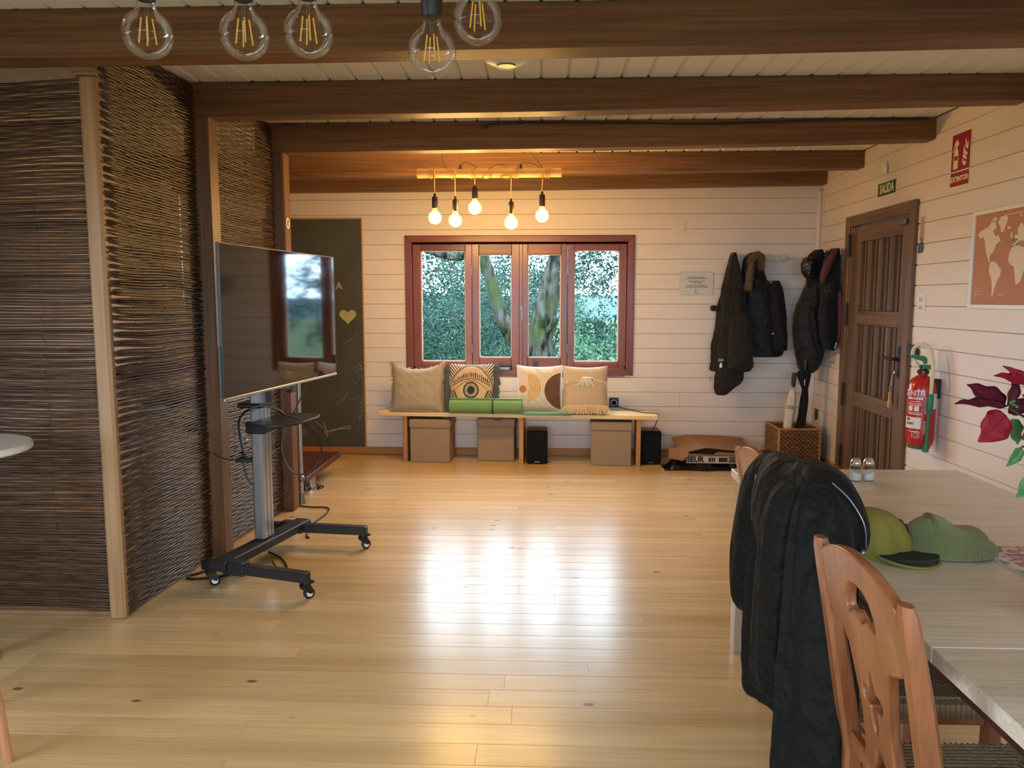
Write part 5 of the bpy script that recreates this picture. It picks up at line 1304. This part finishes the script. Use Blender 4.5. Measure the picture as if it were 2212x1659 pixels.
M['rush'] = plain('woven_rush', (150, 128, 98), rough=.9, var=.3, vscale=90, bump=.5, bscale=120)
M['rushd'] = plain('dark_woven_seat', (72, 60, 50), rough=.9, var=.3, vscale=90, bump=.5, bscale=120)
def bk_x(z): return -.18 * max(0, z - .44) - .02 * max(0, z - .75)
def chair(label, x, y, rz):
    o = thing('dining_chair', label, 'chair', (x, y, 0), rz, 'honey pine dining chairs')
    hw = .19
    for s in (-1, 1):
        zs = [0, .2, .44, .6, .75, .86, .905, .925]
        prof_w = [.034, .036, .042, .042, .042, .041, .040, .034]; dep = [.030, .034, .042, .040, .036, .032, .029, .022]
        mb = MB(); vs = []; n = 8
        for z_, w_, d_ in zip(zs, prof_w, dep):
            cx_ = bk_x(z_); yy = s * hw; c = .008
            xs, ys = d_ / 2, w_ / 2
            vs += [(cx_ - xs + c, yy - ys, z_), (cx_ + xs - c, yy - ys, z_), (cx_ + xs, yy - ys + c, z_), (cx_ + xs, yy + ys - c, z_), (cx_ + xs - c, yy + ys, z_), (cx_ - xs + c, yy + ys, z_), (cx_ - xs, yy + ys - c, z_), (cx_ - xs, yy - ys + c, z_)]
        fs = [tuple(range(n))[::-1], tuple(range((len(zs) - 1) * n, len(zs) * n))]
        for i in range(len(zs) - 1):
            for q_ in range(n): fs.append((i*n+q_, i*n+(q_+1) % n, (i+1)*n+(q_+1) % n, (i+1)*n+q_))
        mb.add(vs, fs).build('back_post', M['chair'], o, 30)
        MB().cbx(.375, .413, s * .195 - .019, s * .195 + .019, 0, .43, .006).build('front_leg', M['chair'], o)
        MB().cbx(.0, .40, s * .192 - .011, s * .192 + .011, .38, .43, .004).build('side_rail', M['chair'], o)
        MB().cbx(.0, .40, s * .192 - .010, s * .192 + .010, .17, .20, .004).build('stretcher', M['chair'], o)
    MB().cbx(.385, .405, -.19, .19, .38, .43, .004).build('front_rail', M['chair'], o)
    MB().cbx(.19, .21, -.19, .19, .175, .198, .004).build('stretcher', M['chair'], o)
    # crest rail with carved splat: arch, moon cut-out, clover cut-out
    mapf = lambda co: Vector((bk_x(co.y) + co.z, co.x, co.y))
    def arc(x): return .845 + .105 * sqrt(max(0, 1 - (x / .205) ** 2))
    top = [(-.172 + .344 * k / 24, 0) for k in range(25)]; top = [(x_, arc(x_)) for x_, _ in top]
    right = [(.172, .80), (.155, .775), (.125, .76), (.10, .752), (.086, .735), (.078, .70), (.066, .64), (.062, .60), (.066, .55), (.078, .50), (.082, .475)]
    low = [(.045, .475), (.030, .50), (.012, .535), (0, .545)]
    half = right + low
    outline = top + half + [(-x_, y_) for x_, y_ in half[-2::-1]]
    moon = [(-.062, .845), (-.05, .868), (-.028, .882), (0, .887), (.028, .882), (.05, .868), (.062, .845), (.066, .825), (.058, .812), (.044, .815), (.032, .826), (.016, .818), (0, .808), (-.016, .818), (-.032, .826), (-.044, .815), (-.058, .812), (-.066, .825)]
    clover = []
    for k in range(48):
        t = 2 * pi * k / 48; r = .030 + .013 * cos(4 * (t - pi / 2)); sy = 1.75 if sin(t) < 0 else 1.25
        clover.append((r * cos(t) * 1.05, .655 + r * sin(t) * sy))
    plate('carved_back', [outline, moon, clover], .024, M['chair'], o, None, .004, mapf)
    MB().cbx(-.012, .012, -.172, .172, .452, .488, .005, Matrix.Translation((bk_x(.47), 0, 0))).build('lower_rail', M['chair'], o)
    # rush seat: four triangular fields of parallel cords
    st_ = MB()
    for k in range(17):
        t = (k + .5) / 17
        for (p, q2) in (((.0 + .2 * t, -.19 + .19 * t), (.40 - .2 * t, -.19 + .19 * t)), ((.40 - .2 * t, .19 - .19 * t), (.0 + .2 * t, .19 - .19 * t)), ((.0 + .2 * t, .19 - .19 * t), (.0 + .2 * t, -.19 + .19 * t)), ((.40 - .2 * t, -.19 + .19 * t), (.40 - .2 * t, .19 - .19 * t))):
            st_.tube([(p[0], p[1], .442 - .012 * t), (q2[0], q2[1], .442 - .012 * t)], .0066, 5)
    for s in (-1, 1):
        for k in range(30): st_.tube([(.012 + k * .0128, s * .178, .442), (.012 + k * .0128, s * .205, .436), (.012 + k * .0128, s * .205, .40)], .006, 4)
    st_.build('rush_seat', M['rush'], o, kind='stuff')
    return o
chair('honey pine dining chair nearest the camera with clover cut-out back', .706, 1.47, .02)
chair('honey pine dining chair buried under the black padded coat', .735, 2.06, .0)
chair('honey pine dining chair at the far end of the table side', .80, 2.53, .05)
# chairs on the far side of the table
def chair2(label, x, y): return chair(label, x, y, pi)

# black padded coat over the second chair
jk = thing('draped_coat', 'long black padded coat draped over the second dining chair', 'coat', (0, 0, 0))
M['pad_black'] = plain('black_padded_cloth', (10, 10, 12), rough=.7, var=.2, vscale=25, bump=.8, bscale=12, bdist=.04, spec=.22, sheen=.02)
MB().loft([(.685, 2.10, 1.005, .025, .09), (.68, 2.10, .985, .05, .13), (.675, 2.11, .93, .065, .15), (.67, 2.12, .80, .078, .16), (.665, 2.12, .62, .085, .165), (.662, 2.12, .45, .088, .165), (.662, 2.12, .335, .08, .15), (.665, 2.12, .31, .05, .11)], 72, 10, .07, 5, 41, .2, kz=1.0, crease=1.0).build('back_panel', M['pad_black'], jk, True)
MB().loft([(.69, 1.88, .985, .04, .06), (.685, 1.85, .94, .065, .095), (.678, 1.82, .80, .085, .115), (.672, 1.80, .60, .095, .125), (.672, 1.79, .42, .105, .135), (.682, 1.795, .27, .11, .135), (.69, 1.80, .17, .10, .12), (.705, 1.80, .15, .05, .07)], 72, 10, .06, 5, 43, .2, kz=1.2, crease=1.0).build('near_panel', M['pad_black'], jk, True)
MB().loft([(.69, 2.27, .985, .03, .05), (.68, 2.31, .92, .055, .075), (.67, 2.34, .80, .06, .08), (.662, 2.355, .65, .062, .082), (.664, 2.36, .52, .060, .078), (.668, 2.36, .475, .046, .06), (.668, 2.36, .465, .03, .04)], 48, 10, .06, 4, 45, kz=2, crease=1.0).build('sleeve', M['pad_black'], jk, True)
MB().loft([(.66, 1.96, .975, .035, .05), (.64, 1.955, .92, .055, .07), (.625, 1.955, .78, .062, .075), (.618, 1.96, .60, .062, .075), (.62, 1.965, .44, .058, .072), (.625, 1.97, .40, .04, .055)], 48, 10, .06, 4, 46, kz=2, crease=1.0).build('sleeve', M['pad_black'], jk, True)
MB().loft([(.67, 2.07, 1.01, .03, .12), (.668, 2.07, .985, .058, .19), (.665, 2.075, .93, .075, .225), (.66, 2.08, .85, .08, .235), (.66, 2.08, .76, .06, .21), (.66, 2.08, .73, .03, .15)], 64, 8, .06, 6, 48, .25, crease=.8).build('yoke', M['pad_black'], jk, True)
MB().loft([(.70, 1.97, 1.02, .035, .07), (.715, 1.96, .99, .065, .12), (.735, 1.95, .93, .075, .14), (.75, 1.94, .87, .07, .13), (.755, 1.94, .82, .055, .10), (.755, 1.94, .795, .03, .05)], 34, 7, .06, 5, 47).build('hood', M['pad_black'], jk, True)
MB().tube([(.70, 1.84, 1.0), (.735, 1.82, .965), (.765, 1.805, .91), (.775, 1.81, .85)], .0022, 6, sub=5).build('zipper', M['steel'], jk)
for p in ((.765, 1.805, .84), (.66, 1.665, .34)):
    MB().sphere(p, .009, 10, 6).build('snap_button', M['steel'], jk, True)
MB().tube([(.575, 1.80, .56), (.572, 1.798, .53), (.573, 1.798, .515)], .004, 6).build('zip_pull', M['steel'], jk)

# things lying on the table
def shaker(label, x, y, fill, rz):
    o = thing('salt_shaker', label, 'shaker', (x, y, .75), rz, 'glass shakers')
    gl = [(0, .001), (.021, .001), (.0235, .012), (.024, .03), (.0225, .05), (.0205, .06)]
    MB().lathe(gl, (0, 0, 0), 24).build('glass', M['bulbglass'], o, 'all')
    MB().lathe([(.0207, .058), (.0195, .072), (.014, .084), (.006, .089), (0, .0895)], (0, 0, 0), 24).build('cap', M['chrome'], o, 'all')
    mb = MB(); n = 24; vs = []; fs = []
    pr = [(0, .004), (.020, .004), (.0222, .014), (.0222, .9), (0, .9)]
    rings = [(.0005, .004), (.0195, .004), (.022, .014), (.022, None), (.0005, None)]
    for r, z_ in rings:
        for k in range(n):
            t = 2 * pi * k / n; x_, y_ = r * cos(t), r * sin(t)
            vs.append((x_, y_, z_ if z_ is not None else fill + .35 * x_))
    for i in range(4):
        for k in range(n): fs.append((i*n+k, i*n+(k+1) % n, (i+1)*n+(k+1) % n, (i+1)*n+k))
    mb.add(vs, fs).build('salt', M['salt'], o, True)
M['salt'] = plain('white_salt', (236, 236, 238), rough=.9)
shaker('left glass salt shaker with chrome cap on the table', 1.200, 2.93, .036, 2.6)
shaker('right glass salt shaker with chrome cap on the table', 1.250, 2.935, .034, .4)

cap_ = thing('sun_cap', 'yellow-green cap with dark visor lying on the table', 'cap', (.925, 2.10, .75), .35)
M['capg'] = plain('lime_olive_cloth', (134, 124, 52), rough=.8, var=.1, vscale=30, bump=.3, bscale=80)
M['capn'] = plain('dark_visor_cloth', (34, 38, 44), rough=.8)
MB().loft([(-.01, .0, .0, .095, .085), (-.01, 0, .03, .10, .09), (-.015, 0, .07, .088, .08), (-.02, 0, .105, .055, .055), (-.025, 0, .12, .02, .02)], 48, 8, .07, 6, 51, crease=.8).build('crown', M['capg'], cap_, True)
pts = [(.085 * cos(t), -.03 + .14 * sin(t)) for t in [pi + pi * k / 18 for k in range(19)]]
plate('visor', [[(-.075, -.06)] + [(.085 * cos(t), -.06 + .095 * sin(t)) for t in [pi + pi * k / 18 for k in range(19)]] + [(.075, -.06)]], .008, M['capn'], cap_, Matrix.Translation((.02, -.01, .012)) @ Matrix.Rotation(-.05, 4, 'X'), .002)
MB().tube([(.02 + .085 * cos(t), -.07 + .095 * sin(t), .014 + .012 * sin(t)) for t in [pi + pi * k / 18 for k in range(19)]], .005, 6).build('visor_edge', M['capg'], cap_, True)
MB().cbx(.07, .088, -.035, .03, .035, .05, .003).build('strap', M['black'], cap_)
MB().lathe([(.008, 0), (.013, 0), (.013, .004), (.008, .004)], (0, 0, 0), 16, frame((.088, .01, .065), (0, 1, 0), (0, 0, 1))).build('buckle', M['steel'], cap_)
MB().tube([(.05, -.06, .05), (.075, -.03, .07), (.085, .02, .06), (.088, -.02, .04), (.09, -.05, .03)], .004, 6, sub=4).build('cord_loop', M['black'], cap_)

bn = thing('wool_beanie', 'green knitted beanie lying crumpled on the table', 'beanie', (1.105, 2.075, .75), -.10)
M['wool'] = plain('green_wool', (118, 122, 72), rough=1.0, var=.22, vscale=160, bump=.8, bscale=170, sheen=.4)
nzw = vnoise(33); mb = MB(); vs = []; fs = []; NU, NV = 72, 34
for j in range(NV + 1):
    v = j / NV
    for i in range(NU):
        t = 2 * pi * i / NU
        if v < .3:                      # thick rolled brim
            q_ = v / .3 * pi; rr = .97 + .09 * sin(q_); z_ = .004 + .034 * v / .3
            k = 1.0
        else:
            w = (v - .3) / .7; k = cos(w * pi / 2) ** .75; rr = k * .88; z_ = .040 + .072 * sin(w * pi / 2)
        rib = 1 + .022 * sin(t * 34) + .012 * sin(v * 90)
        x_ = .118 * rr * cos(t) * rib; y_ = .075 * rr * sin(t) * rib
        if v > .3:
            w = (v - .3) / .7
            x_ -= .035 * w; z_ *= 1.0 - .42 * math.exp(-((x_ - .035) / .05) ** 2) * w + .06 * nzw(x_ * 40, y_ * 40)
            if x_ < -.05: z_ *= .9
        vs.append((x_, y_, max(.002, z_)))
for j in range(NV):
    for i in range(NU): fs.append((j*NU+i, j*NU+(i+1) % NU, (j+1)*NU+(i+1) % NU, (j+1)*NU+i))
fs.append(tuple(range(NU))[::-1]); fs.append(tuple(range(NV*NU, (NV+1)*NU)))
mb.add(vs, fs).build('knit_body', M['wool'], bn, 'all')

mg = thing('magazine', 'colourful red, white and blue magazine at the table edge', 'magazine', (1.21, 1.91, .75), .06)
MB().bx(0, .32, 0, .215, 0, .004).build('pages', M['white'], mg)
nzm = vnoise(17); mb = MB(); NG = 60; vs = []; cols = []
pal = [lc(196, 52, 70), lc(222, 214, 214), lc(70, 130, 176), lc(184, 74, 110), lc(206, 192, 200), lc(120, 40, 66)]
for j in range(NG + 1):
    for i in range(NG + 1):
        u, v = i / NG, j / NG; vs.append((.32 * u, .215 * v, .0043 + .002 * sin(u * 5)))
        k = nzm(u * 16, v * 12) + .5 * nzm(v * 30, u * 26); idx = int((k + 1.6) * 2.6) % 6
        if u < .09 or abs(v - .12) < .05: idx = 1 if nzm(u * 40, v * 9) > -.4 else 2
        cols.append(pal[idx])
for j in range(NG):
    for i in range(NG): fs_ = (j*(NG+1)+i, j*(NG+1)+i+1, (j+1)*(NG+1)+i+1, (j+1)*(NG+1)+i); mb.f.append(fs_)
mb.v = vs; me = mb.mesh('cover'); a = me.color_attributes.new('Col', 'FLOAT_COLOR', 'POINT'); a.data.foreach_set('color', np.array([c + (1,) for c in cols], dtype=np.float32).ravel())
M['gloss'] = printed('glossy_print', rough=.3, bump=.02, sheen=0); link('cover', me, M['gloss'], mg)

# poinsettia in a pot on the table, mostly beyond the right edge
pn = thing('poinsettia_plant', 'poinsettia with dark red bracts at the right edge', 'plant', (1.14, 1.64, .75))
M['bract'] = plain('dark_red_bract', (124, 10, 34), rough=.55, var=.18, vscale=30, bump=.25, bscale=50, spec=.25)
M['bractd'] = plain('maroon_bract', (80, 12, 32), rough=.55, spec=.25, var=.15, vscale=30, bump=.25, bscale=50)
M['leafg'] = plain('green_leaf', (58, 110, 50), rough=.42, var=.2, vscale=30, bump=.2, bscale=50)
M['stem'] = plain('green_brown_stem', (66, 66, 42), rough=.6)
M['pot'] = plain('terracotta_pot', (150, 88, 60), rough=.8)
MB().lathe([(0, 0), (.06, 0), (.08, .13), (.085, .13), (.085, .15), (.074, .15), (.07, .12), (0, .12)], (0, 0, 0), 28).build('pot', M['pot'], pn, True)
def leaf(name, base, tip, width, normal, m, fold=.35, droop=.15, lobes=0.0):
    base = Vector(base) - Vector((1.14, 1.64, .75)); tip = Vector(tip) - Vector((1.14, 1.64, .75))
    d = tip - base; L_ = d.length; d.normalize(); nv = Vector(normal); s = d.cross(nv).normalized(); nv = s.cross(d)
    mb = MB(); NS = 14; prof = []
    for k in range(NS + 1):
        t = k / NS; w = width / 2 * (sin(pi * min(1, t ** .75)) ** .8) * (1 - .25 * t) + lobes * width * .5 * max(0, sin(t * pi * 3 - .6)) * (1 if .15 < t < .7 else 0)
        if k in (0, NS): w = .001
        c = base + d * L_ * t - nv * droop * L_ * t * t
        wob = .05 * width * sin(t * 17)
        for q_, sg_ in ((-1, 1), (-.5, .6), (0, 0), (.5, .6), (1, 1)):
            mb.v.append(tuple(c + s * w * q_ + nv * (abs(q_) * w * fold + (wob if abs(q_) == 1 else 0))))
    for k in range(NS):
        for q_ in range(4): mb.f.append((k*5+q_, k*5+q_+1, (k+1)*5+q_+1, (k+1)*5+q_))
    ob = mb.build(name, m, pn, 'all'); sd = ob.modifiers.new('thickness', 'SOLIDIFY'); sd.thickness = .0006
    MB().tube([base, base + (tip - base) * .5 - nv * droop * L_ * .25, base + (tip - base) * .97 - nv * droop * L_ * .94], [.0016, .0012, .0005], 5, sub=3).build('midrib', m, pn)
E0, E1 = (.962, 1.60, 1.215), (1.00, 1.60, 1.21)
leaf('bract', (.955, 1.60, 1.222), (.843, 1.59, 1.226), .050, (.0, -.35, 1), M['bractd'], .3, -.03)
leaf('bract', (.945, 1.585, 1.205), (.885, 1.56, 1.155), .072, (.15, -1, .25), M['bract'], .1, .08)
leaf('bract', (.955, 1.61, 1.222), (.905, 1.66, 1.262), .060, (.2, -.9, .5), M['bractd'], .2, .02)
leaf('bract', (.958, 1.605, 1.222), (.985, 1.62, 1.292), .036, (.4, -.8, .2), M['bractd'], .4, .02)
leaf('bract', (1.01, 1.60, 1.262), (.92, 1.59, 1.288), .044, (.1, -.7, .9), M['bract'], .35, .02)
leaf('bract', (1.01, 1.61, 1.265), (.942, 1.60, 1.305), .026, (.1, -.9, .4), M['bract'], .3, .02)
leaf('bract', (1.03, 1.58, 1.19), (.965, 1.55, 1.165), .085, (.0, -1, .4), M['bractd'], .15, .08)
leaf('bract', (1.02, 1.60, 1.235), (.985, 1.60, 1.245), .05, (0, -1, .3), M['bract'], .2, .02)
leaf('leaf', (.97, 1.62, 1.205), (1.02, 1.63, 1.235), .035, (0, -1, .2), M['bractd'], .2, .02)
leaf('leaf', (.965, 1.60, 1.195), (.985, 1.60, 1.142), .042, (.3, -1, .1), M['leafg'], .2, .05)
leaf('leaf', (.99, 1.60, 1.135), (.957, 1.59, 1.098), .028, (.2, -1, .1), M['leafg'], .3, .02)
leaf('leaf', (1.03, 1.60, 1.08), (.978, 1.585, 1.035), .045, (.2, -1, .5), M['leafg'], .25, .02)
leaf('leaf', (1.02, 1.60, 1.21), (.99, 1.59, 1.198), .03, (.2, -1, .5), M['leafg'], .25, .02)
leaf('leaf', (1.04, 1.60, 1.12), (.998, 1.59, 1.09), .04, (.2, -1, .5), M['leafg'], .25, .02)
for k in range(10):
    a = k * .63 - 1.2; z_ = 1.08 + .03 * (k % 4)
    if cos(a) < -.1: continue
    leaf('leaf', (1.14 + .03 * cos(a), 1.64 + .03 * sin(a), z_), (1.14 + .15 * cos(a), 1.64 + .15 * sin(a), z_ - .03), .06, (0, 0, 1), M['leafg'] if k % 2 else M['bract'], .2, .15)
for (p) in ([(1.14, 1.64, .87), (1.10, 1.63, 1.05), (1.03, 1.61, 1.17), (.962, 1.60, 1.215)], [(1.14, 1.64, .87), (1.12, 1.63, 1.1), (1.06, 1.61, 1.22), (1.01, 1.60, 1.262)], [(1.13, 1.64, .9), (1.08, 1.62, 1.10), (1.02, 1.61, 1.135), (.99, 1.60, 1.137)], [(1.14, 1.64, .88), (1.14, 1.64, 1.1), (1.13, 1.64, 1.15)]):
    MB().tube([(a - 1.14, b_ - 1.64, c_ - .75) for a, b_, c_ in p], [.005, .004, .003, .0022][:len(p)] if len(p) == 4 else [.005, .004, .003], 7, sub=4).build('stem', M['stem'], pn, True)
for k in range(5):
    MB().sphere((.962 - 1.14 + .006 * cos(k), -.05 + .006 * sin(k), 1.222 - .75 + .003 * k), .0035, 6, 5).build('floret', M['leafg'], pn)

# ------------------------------------------------------------------ outside the window
def bark_mat():
    m, nt, b = newmat('mossy_oak_bark'); L = nt.links.new
    tc = nd(nt, 'ShaderNodeTexCoord'); mp = nd(nt, 'ShaderNodeMapping'); mp.inputs['Scale'].default_value = (1, 1, .3); L(tc.outputs['Object'], mp.inputs['Vector'])
    n1 = nd(nt, 'ShaderNodeTexNoise', Scale=16.0, Detail=6.0); L(mp.outputs['Vector'], n1.inputs['Vector'])
    n2 = nd(nt, 'ShaderNodeTexNoise', Scale=2.4, Detail=3.0); L(tc.outputs['Object'], n2.inputs['Vector'])
    r1 = nd(nt, 'ShaderNodeValToRGB'); e = r1.color_ramp.elements
    e[0].position = .36; e[0].color = lin((16, 17, 15)) + (1,); e[1].position = .66; e[1].color = lin((66, 70, 64)) + (1,)
    L(n1.outputs['Fac'], r1.inputs['Fac'])
    r2 = nd(nt, 'ShaderNodeValToRGB'); e = r2.color_ramp.elements; e[0].position = .5; e[0].color = (0, 0, 0, 1); e[1].position = .62; e[1].color = (.8, .8, .8, 1)
    L(n2.outputs['Fac'], r2.inputs['Fac'])
    mx = nd(nt, 'ShaderNodeMix', data_type='RGBA'); L(r2.outputs['Color'], mx.inputs[0]); L(r1.outputs['Color'], mx.inputs[6]); mx.inputs[7].default_value = lin((46, 58, 30)) + (1,)
    L(mx.outputs[2], b.inputs['Base Color']); b.inputs['Roughness'].default_value = .95; b.inputs['Specular IOR Level'].default_value = .03
    bp = nd(nt, 'ShaderNodeBump', Strength=1.0, Distance=.05); L(n1.outputs['Fac'], bp.inputs['Height']); L(bp.outputs['Normal'], b.inputs['Normal'])
    return m
M['bark'] = bark_mat()
M['oakleaf'] = plain('holm_oak_leaf', (42, 66, 60), rough=.9, var=.4, vscale=2.5, spec=.04)
M['farleaf'] = plain('far_shrub_leaf', (52, 80, 64), rough=.9, var=.3, vscale=1.5, spec=.04)
M['grass'] = plain('meadow_grass', (52, 66, 42), rough=.95, spec=.05, var=.3, vscale=2.0)
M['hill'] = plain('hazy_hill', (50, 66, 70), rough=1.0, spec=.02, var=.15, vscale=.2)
gd = tag(MB().bx(-60, 60, 7.3, 90, -1.2, -1.0).build('ground', M['grass']), kind='structure')
gd2 = tag(MB().bx(-60, 60, -70, 7.3, -1.4, -1.01).build('rear_ground', M['grass']), kind='structure')
hl = MB(); nzh = vnoise(5); vs = []; fs = []; NH = 60
for i in range(NH + 1):
    x = -110 + 220 * i / NH
    h = 2.2 + 1.6 * nzh(i * .18) + .5 * nzh(i * .6)
    vs += [(x, 84, -1.05), (x, 110, h), (x, 140, -1.05)]
for i in range(NH):
    a = 3 * i; fs += [(a, a + 3, a + 4, a + 1), (a + 1, a + 4, a + 5, a + 2)]
tag(hl.add(vs, fs).build('hillside', M['hill']), kind='structure')

def leaves(name, centers, per, size, m, parent, seed, squash=.8):
    """one mesh of many folded leaf blades scattered in soft clumps"""
    g = np.random.default_rng(seed); C_ = np.array(centers, float)
    cnt = (per * (C_[:, 3] / .35) ** 2).astype(int) + 1
    idx = np.repeat(np.arange(len(C_)), cnt); n = len(idx)
    d = g.normal(size=(n, 3)); d /= np.linalg.norm(d, axis=1, keepdims=True); d *= (g.random((n, 1)) ** .45)
    P_ = C_[idx, :3] + d * C_[idx, 3:4] * np.array([1, 1, squash])
    a = g.normal(size=(n, 3)); a /= np.linalg.norm(a, axis=1, keepdims=True)
    b = g.normal(size=(n, 3)); b -= (b * a).sum(1, keepdims=True) * a; b /= np.linalg.norm(b, axis=1, keepdims=True)
    c = np.cross(a, b); L_ = size * (.6 + .8 * g.random((n, 1)))
    v = np.empty((n, 4, 3), np.float32)
    v[:, 0] = P_ - a * L_; v[:, 1] = P_ + b * L_ * .5 + c * L_ * .15; v[:, 2] = P_ + a * L_; v[:, 3] = P_ - b * L_ * .5 + c * L_ * .15
    me = bpy.data.meshes.new(name); me.vertices.add(n * 4); me.vertices.foreach_set('co', v.ravel())
    me.loops.add(n * 4); me.loops.foreach_set('vertex_index', np.arange(n * 4, dtype=np.int32))
    me.polygons.add(n); me.polygons.foreach_set('loop_start', np.arange(0, n * 4, 4, dtype=np.int32)); me.polygons.foreach_set('loop_total', np.full(n, 4, np.int32))
    me.update(calc_edges=True); me.validate()
    return link(name, me, m, parent, 'stuff')

oak = thing('oak_tree', 'mossy forked oak tree growing right outside the window', 'tree', (-.1, 10.5, -1.0))
Lo = lambda p: (p[0] + .1, p[1] - 10.5, p[2] + 1.0)
def limb(pts, r, n=14, nm='limb'):
    mb = MB(); mb.tube([Lo(p) for p in pts], r, n, sub=6)
    nb = vnoise(int(pts[0][0] * 50) + 3); mb.v = [(x + .012 * nb(z * 6, y * 9), y + .012 * nb(x * 9, z * 7), z) for x, y, z in mb.v]
    return mb.build(nm, M['bark'], oak, 'all')
limb([(-.16, 10.5, -1.0), (-.12, 10.5, 0.0), (-.04, 10.5, .55), (.0, 10.5, 1.0), (.10, 10.48, 1.5), (.25, 10.45, 2.0), (.38, 10.4, 2.6), (.5, 10.3, 3.6)], [.30, .24, .20, .17, .15, .15, .14, .09], 18, 'trunk')
limb([(-.10, 10.5, .45), (-.30, 10.45, .75), (-.50, 10.4, 1.1), (-.66, 10.35, 1.6), (-.79, 10.3, 2.05), (-.95, 10.3, 2.6), (-1.2, 10.3, 3.4)], [.10, .10, .095, .085, .08, .07, .05])
limb([(-.82, 10.3, 2.2), (-1.05, 10.2, 2.0), (-1.30, 10.1, 2.02), (-1.7, 10.0, 2.15)], [.05, .055, .05, .03], 10)
limb([(.30, 10.45, 2.1), (.55, 10.2, 2.25), (.9, 10.0, 2.2), (1.3, 9.9, 2.05)], [.06, .05, .035, .02], 10)
limb([(.0, 10.45, .9), (.14, 10.3, 1.1), (.19, 10.25, 1.2)], [.05, .045, .04], 10)
rl = random.Random(12)
for k in range(34):
    x = rl.uniform(-1.7, 1.2); z = rl.uniform(.6, 2.3); y = rl.uniform(10.0, 11.2); a = rl.uniform(0, 6.28); l = rl.uniform(.25, .6)
    limb([(x, y, z), (x + l * .5 * cos(a), y + .1, z + l * .4 * sin(a) + .05), (x + l * cos(a), y, z + l * sin(a))], [.012, .009, .004], 5, 'twig')
rl = random.Random(4); cs = []
for k in range(620):                                     # dense crown to the left
    x, z, y = rl.uniform(-4.2, -.55), rl.uniform(-.9, 2.15), rl.uniform(10.7, 13.0)
    if x < -1.25 and z > 1.75 + .25 * (x + 2.2): continue
    cs.append((x, y, z, rl.uniform(.22, .4)))
for k in range(80): cs.append((rl.uniform(-.6, .35), rl.uniform(11.0, 12.6), rl.uniform(-.8, 1.45), rl.uniform(.18, .32)))
for k in range(110): cs.append((rl.uniform(-.6, .2), rl.uniform(10.7, 12.4), rl.uniform(1.2, 2.3), rl.uniform(.12, .2)))
for k in range(90): cs.append((rl.uniform(.35, 1.15), rl.uniform(10.0, 11.2), rl.uniform(1.55, 2.3), rl.uniform(.12, .24)))
for k in range(44): cs.append((rl.uniform(.75, 1.35), rl.uniform(10.0, 11.2), rl.uniform(.5, 1.6), rl.uniform(.08, .16)))
for k in range(24): cs.append((rl.uniform(.4, .9), rl.uniform(10.2, 11.2), rl.uniform(.9, 1.2), rl.uniform(.10, .2)))
for k in range(22): cs.append((rl.uniform(-3.5, -1.0), rl.uniform(10.6, 12.2), rl.uniform(2.5, 3.4), rl.uniform(.25, .4)))
for k in range(10): cs.append((rl.uniform(-1.7, -.9), rl.uniform(9.9, 10.4), rl.uniform(1.85, 2.15), rl.uniform(.1, .16)))
leaves('foliage', [(*Lo(c[:3]), c[3]) for c in cs], 130, .024, M['oakleaf'], oak, 1)
def shrub(label, x, y, w, h, n, seed, size=.035, m='farleaf'):
    o = thing('garden_shrub', label, 'shrub', (x, y, -1.0)); r_ = random.Random(seed); cc = []
    for k in range(n):
        u = r_.uniform(-1, 1); v = r_.random() ** .7
        cc.append((u * w, r_.uniform(-.8, .8), v * h * (1 - .45 * u * u), r_.uniform(.28, .5)))
    leaves('foliage', cc, 110, size, M[m], o, seed)
    for k in range(5):
        MB().tube([(r_.uniform(-.2, .2) * w, 0, 0), (r_.uniform(-.5, .5) * w, 0, h * .5), (r_.uniform(-.8, .8) * w, 0, h * .85)], [.04, .025, .01], 6, sub=3).build('branch', M['bark'], o)
shrub('pale green shrub beyond the oak behind the rightmost pane', 1.7, 15.5, 1.4, 1.95, 70, 31)
shrub('dense green shrub beyond the oak behind the left panes', -2.9, 15.8, 2.0, 4.2, 230, 32)
shrub('low shrub beyond the oak behind the middle panes', -.4, 18.8, 1.5, 3.4, 130, 33)
shrub('tall distant bluish tree right of the oak', 6.2, 17.5, 1.3, 4.2, 60, 34, .04, 'oakleaf')
